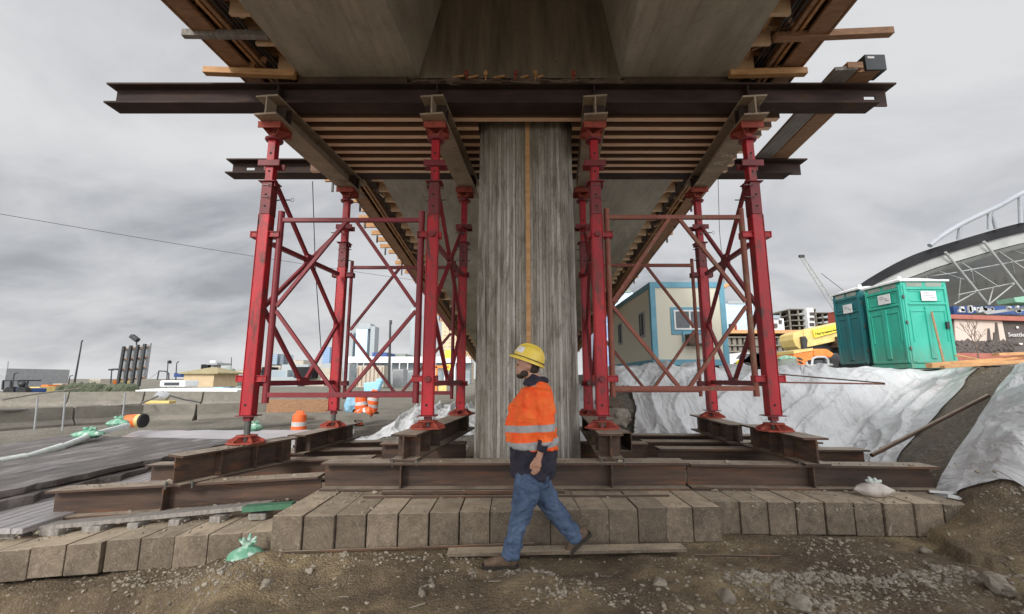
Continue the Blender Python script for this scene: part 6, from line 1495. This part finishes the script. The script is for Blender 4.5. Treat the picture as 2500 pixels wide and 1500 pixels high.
# hi-vis jacket with sleeves
grow("jacket", [('t', [(A(1303, 936, YC), .09, .10), (A(1308, 950, YC), .135, .175), (A(1306, 985, YC), .165, .20), (A(1304, 1035, YC), .185, .20), (A(1303, 1075, YC), .215, .205), (A(1302, 1094, YC), .22, .205)]),
                ('t', [(A(1318, 962, YL - .02), .095, .08), (A(1334, 1010, YL - .09), .078, .070), (A(1338, 1048, YL - .11), .070, .064), (A(1330, 1088, YL - .12), .060, .056)]),
                ('t', [(A(1280, 975, YR - .0), .09, .08), (A(1264, 1000, YR - .02), .085, .075), (A(1256, 1045, YR - .06), .08, .07), (A(1254, 1080, YR - .08), .07, .065)]),
                ('e', A(1276, 985, YC + .02), (.085, .15, .10))], "hi_vis_cloth", W, 0.012, 5)
grow("jeans", [('t', [(A(1302, 1135, YC), .155, .15), (A(1301, 1160, YC), .158, .152), (A(1300, 1185, YC), .14, .14)]),
               ('t', [(A(1293, 1160, YL + .03), .115, .105), (A(1285, 1205, YL + .01), .108, .10), (A(1268, 1265, YL), .085, .085), (A(1257, 1310, YL), .076, .078), (A(1248, 1350, YL), .083, .082), (A(1246, 1364, YL), .084, .082)]),
               ('t', [(A(1310, 1160, YR - .03), .115, .105), (A(1326, 1200, YR - .01), .105, .10), (A(1352, 1243, YR), .085, .085), (A(1382, 1282, YR + .01), .072, .075), (A(1410, 1316, YR + .02), .068, .07)])], "denim", W, 0.011, 4)
def boot(heel, toe, ankle, nm):
    heel, toe, ankle = Vector(heel), Vector(toe), Vector(ankle); d = (toe - heel).normalized(); s = Vector((0, 1, 0)); u = s.cross(d); u = u if u.z > 0 else -u
    L = (toe - heel).length
    grow(nm, [('t', [(ankle, .055, .05), (heel.lerp(toe, .12) + u * .085, .058, .05)]), ('e', heel.lerp(toe, .16) + u * .06, (.055, .045, .05)), ('t', [(heel + u * .05 + d * .02, .045, .04), (heel.lerp(toe, .45) + u * .058, .05, .044), (heel.lerp(toe, .75) + u * .042, .038, .046), (toe + u * .036 - d * .02, .028, .036)])], "boot_leather", W, .008, 3)
    m = MB(); n_ = 14; vs = []
    prof = [(0, .030), (.06, .036), (.2, .036), (.4, .033), (.62, .042), (.8, .046), (.93, .038), (1.0, .016)]
    for h in (0, .028):
        for tt, w in prof: vs.append(heel + d * (L * tt * 1.03 - .01) + s * (w + .006) + u * h)
        for tt, w in prof[::-1]: vs.append(heel + d * (L * tt * 1.03 - .01) - s * (w + .006) + u * h)
    q_ = len(prof) * 2; m.add(vs, [tuple(range(q_))[::-1], tuple(range(q_, 2 * q_))] + [(i, (i + 1) % q_, q_ + (i + 1) % q_, q_ + i) for i in range(q_)])
    m.build("boot_sole", "boot_sole", W)
gz = H(A(1225, 1380, YL).x, YL)
boot((A(1262, 1380, YL).x, YL, gz + .003), (A(1262, 1380, YL).x - .285, YL, gz + .003), A(1247, 1348, YL), "boot")
tz = H(A(1384, 1362, YR + .02).x, YR + .02); toe = Vector((A(1386, 1362, YR).x, YR + .02, tz + .012)); hl = A(1430, 1318, YR + .02); 
boot(toe + (hl - toe).normalized() * .27, toe, A(1410, 1312, YR + .02), "boot")
# hard hat: dome, brim, ridge, sticker, tilted back
hat_c = hd + Vector((0.005, 0, 0.045)); Rt = Matrix.Rotation(R(20), 3, 'Y')
def hatm(m): m.v = [hat_c + Rt @ v for v in m.v]; return m
m = MB(); n_ = 28; vs, fs = [], []
for j in range(10):
    a_ = j / 9 * math.pi / 2
    for k in range(n_):
        t_ = 2 * math.pi * k / n_; vs.append(Vector((.142 * math.cos(a_) ** .75 * math.cos(t_), .112 * math.cos(a_) ** .75 * math.sin(t_), .14 * math.sin(a_))))
fs = [(j * n_ + k, j * n_ + (k + 1) % n_, (j + 1) * n_ + (k + 1) % n_, (j + 1) * n_ + k) for j in range(9) for k in range(n_)]
m.add(vs, fs); hat = hatm(m).build("hard_hat", "hat_yellow", W, smooth=True)
m = MB(); vs = []
for zz, kk in ((.004, 1.0), (-.012, 1.14), (-.020, 1.14), (-.006, 1.0)):
    for k in range(n_):
        t_ = 2 * math.pi * k / n_; fwd = 1 + .10 * max(0, -math.cos(t_)) ** 2
        vs.append(Vector((.142 * kk * fwd * math.cos(t_), .112 * (1 + (kk - 1) * .8) * math.sin(t_), zz)))
m.add(vs, [(j * n_ + k, j * n_ + (k + 1) % n_, ((j + 1) % 4) * n_ + (k + 1) % n_, ((j + 1) % 4) * n_ + k) for j in range(4) for k in range(n_)]); hatm(m).build("brim", "hat_yellow", hat, smooth=True)
m = MB(); m.path([Vector((.136 * math.copysign(abs(math.cos(a_)) ** .75, math.cos(a_)), 0, .142 * math.sin(a_) + .001)) for a_ in [0.15 + k * .25 for k in range(12)]], .010, 6); hatm(m).build("ridge", "hat_yellow", hat, smooth=True)
m = MB(); vs = []
for j in range(5):
    for k in range(7):
        a_ = .3 + j * .11; t_ = math.pi + .25 + k * .13; e_ = 1.012
        vs.append(Vector((.142 * e_ * math.cos(a_) ** .75 * math.cos(t_), .112 * e_ * math.cos(a_) ** .75 * math.sin(t_), .14 * e_ * math.sin(a_))))
m.add(vs, [(j * 7 + k, j * 7 + k + 1, (j + 1) * 7 + k + 1, (j + 1) * 7 + k) for j in range(4) for k in range(6)]); hatm(m).build("sticker", "sticker_white", hat, smooth=True)
m = MB(); m.path([Vector((.150 * math.cos(t_), .118 * math.sin(t_), .012)) for t_ in [k * .25 for k in range(26)]], .004, 5); hatm(m).build("hat_band", "boot_leather", hat)

# ------------------------------------------------------------------ sky, sun, render
w = bpy.data.worlds.new("World"); scene.world = w; w.use_nodes = True; nt = w.node_tree; nt.nodes.clear()
out = nt.nodes.new("ShaderNodeOutputWorld"); bg = nt.nodes.new("ShaderNodeBackground"); nt.links.new(bg.outputs[0], out.inputs[0])
sky = nt.nodes.new("ShaderNodeTexSky"); sky.sky_type = 'NISHITA'; sky.sun_disc = False; SE, SA = R(30), R(205)
sky.sun_elevation = SE; sky.sun_rotation = SA; sky.air_density = 1.0; sky.dust_density = 4.0
tc = nt.nodes.new("ShaderNodeTexCoord"); sep = nt.nodes.new("ShaderNodeSeparateXYZ"); nt.links.new(tc.outputs["Generated"], sep.inputs[0])
X_, Y_, Z_ = sep.outputs; zc = math_(nt, 'MAXIMUM', Z_, 0.0); dv = math_(nt, 'ADD', zc, 0.36)
cmb = nt.nodes.new("ShaderNodeCombineXYZ"); nt.links.new(math_(nt, 'DIVIDE', X_, dv), cmb.inputs[0]); nt.links.new(math_(nt, 'DIVIDE', Y_, dv), cmb.inputs[1])
def mapv(sc, loc=(0, 0, 0), rz=0.0):
    mp = nt.nodes.new("ShaderNodeMapping"); mp.inputs["Scale"].default_value = sc; mp.inputs["Location"].default_value = loc; mp.inputs["Rotation"].default_value = (0, 0, rz); nt.links.new(cmb.outputs[0], mp.inputs[0]); return mp.outputs[0]
n1 = nz(nt, mapv((0.8, 1.3, 1), (3.3, 1.2, 0), 0.5), 1.0, 7, 0.55, 0.4); n2 = nz(nt, mapv((1.6, 2.4, 1), (1.0, 4.0, 0), 0.6), 1.5, 6, 0.55, 0.5)
f = math_(nt, 'ADD', math_(nt, 'MULTIPLY_ADD', n1, 0.66, 0.02), math_(nt, 'MULTIPLY', n2, 0.34))
# darker bank low on the left, brighter overhead
lf = ramp(nt, math_(nt, 'MULTIPLY_ADD', X_, -0.5, 0.5), [(0.35, G(0)), (0.85, G(1))])
lowb = ramp(nt, zc, [(0.0, G(0.0)), (0.035, G(0.55)), (0.10, G(1)), (0.22, G(0.75)), (0.42, G(0.0))])
f = math_(nt, 'SUBTRACT', f, math_(nt, 'MULTIPLY', math_(nt, 'MULTIPLY', lf, lowb), 0.13))
hz = ramp(nt, zc, [(0.0, G(0.16)), (0.04, G(0.08)), (0.09, G(0.0))]); f = math_(nt, 'ADD', f, hz)
clouds = ramp(nt, f, [(0.28, (0.28, 0.29, 0.31)), (0.37, (0.40, 0.415, 0.44)), (0.44, (0.55, 0.56, 0.585)), (0.51, (0.67, 0.675, 0.69)), (0.60, (0.77, 0.775, 0.785))])
back = math_(nt, 'MULTIPLY_ADD', math_(nt, 'MAXIMUM', math_(nt, 'MULTIPLY_ADD', Y_, -1.0, 0.1), 0.0), 2.9, 1.0)  # extra brightness added to unseen sky behind camera, fills front faces and undersides
clouds = mix(nt, 1.0, clouds, back, 'MULTIPLY')
ns = mix(nt, 1.0, sky.outputs[0], (0.09, 0.09, 0.09), 'MULTIPLY')
fin = mix(nt, 0.93, ns, clouds)
nt.links.new(fin, bg.inputs["Color"]); bg.inputs["Strength"].default_value = 1.0
sd = bpy.data.lights.new("sun", 'SUN'); sd.energy = 2.0; sd.angle = R(11); sd.color = (1.0, 0.96, 0.90); so = bpy.data.objects.new("sun", sd); col.objects.link(so)
dr = Vector((math.sin(SA) * math.cos(SE), math.cos(SA) * math.cos(SE), math.sin(SE))); so.rotation_euler = dr.to_track_quat('Z', 'Y').to_euler(); so.location = (0, -5, 30)
scene.view_settings.view_transform = 'Standard'; scene.view_settings.look = 'None'; scene.view_settings.exposure = 0; scene.view_settings.gamma = 1
scene.render.engine = 'CYCLES'; scene.cycles.max_bounces = 6; scene.cycles.diffuse_bounces = 4; scene.cycles.use_denoising = True
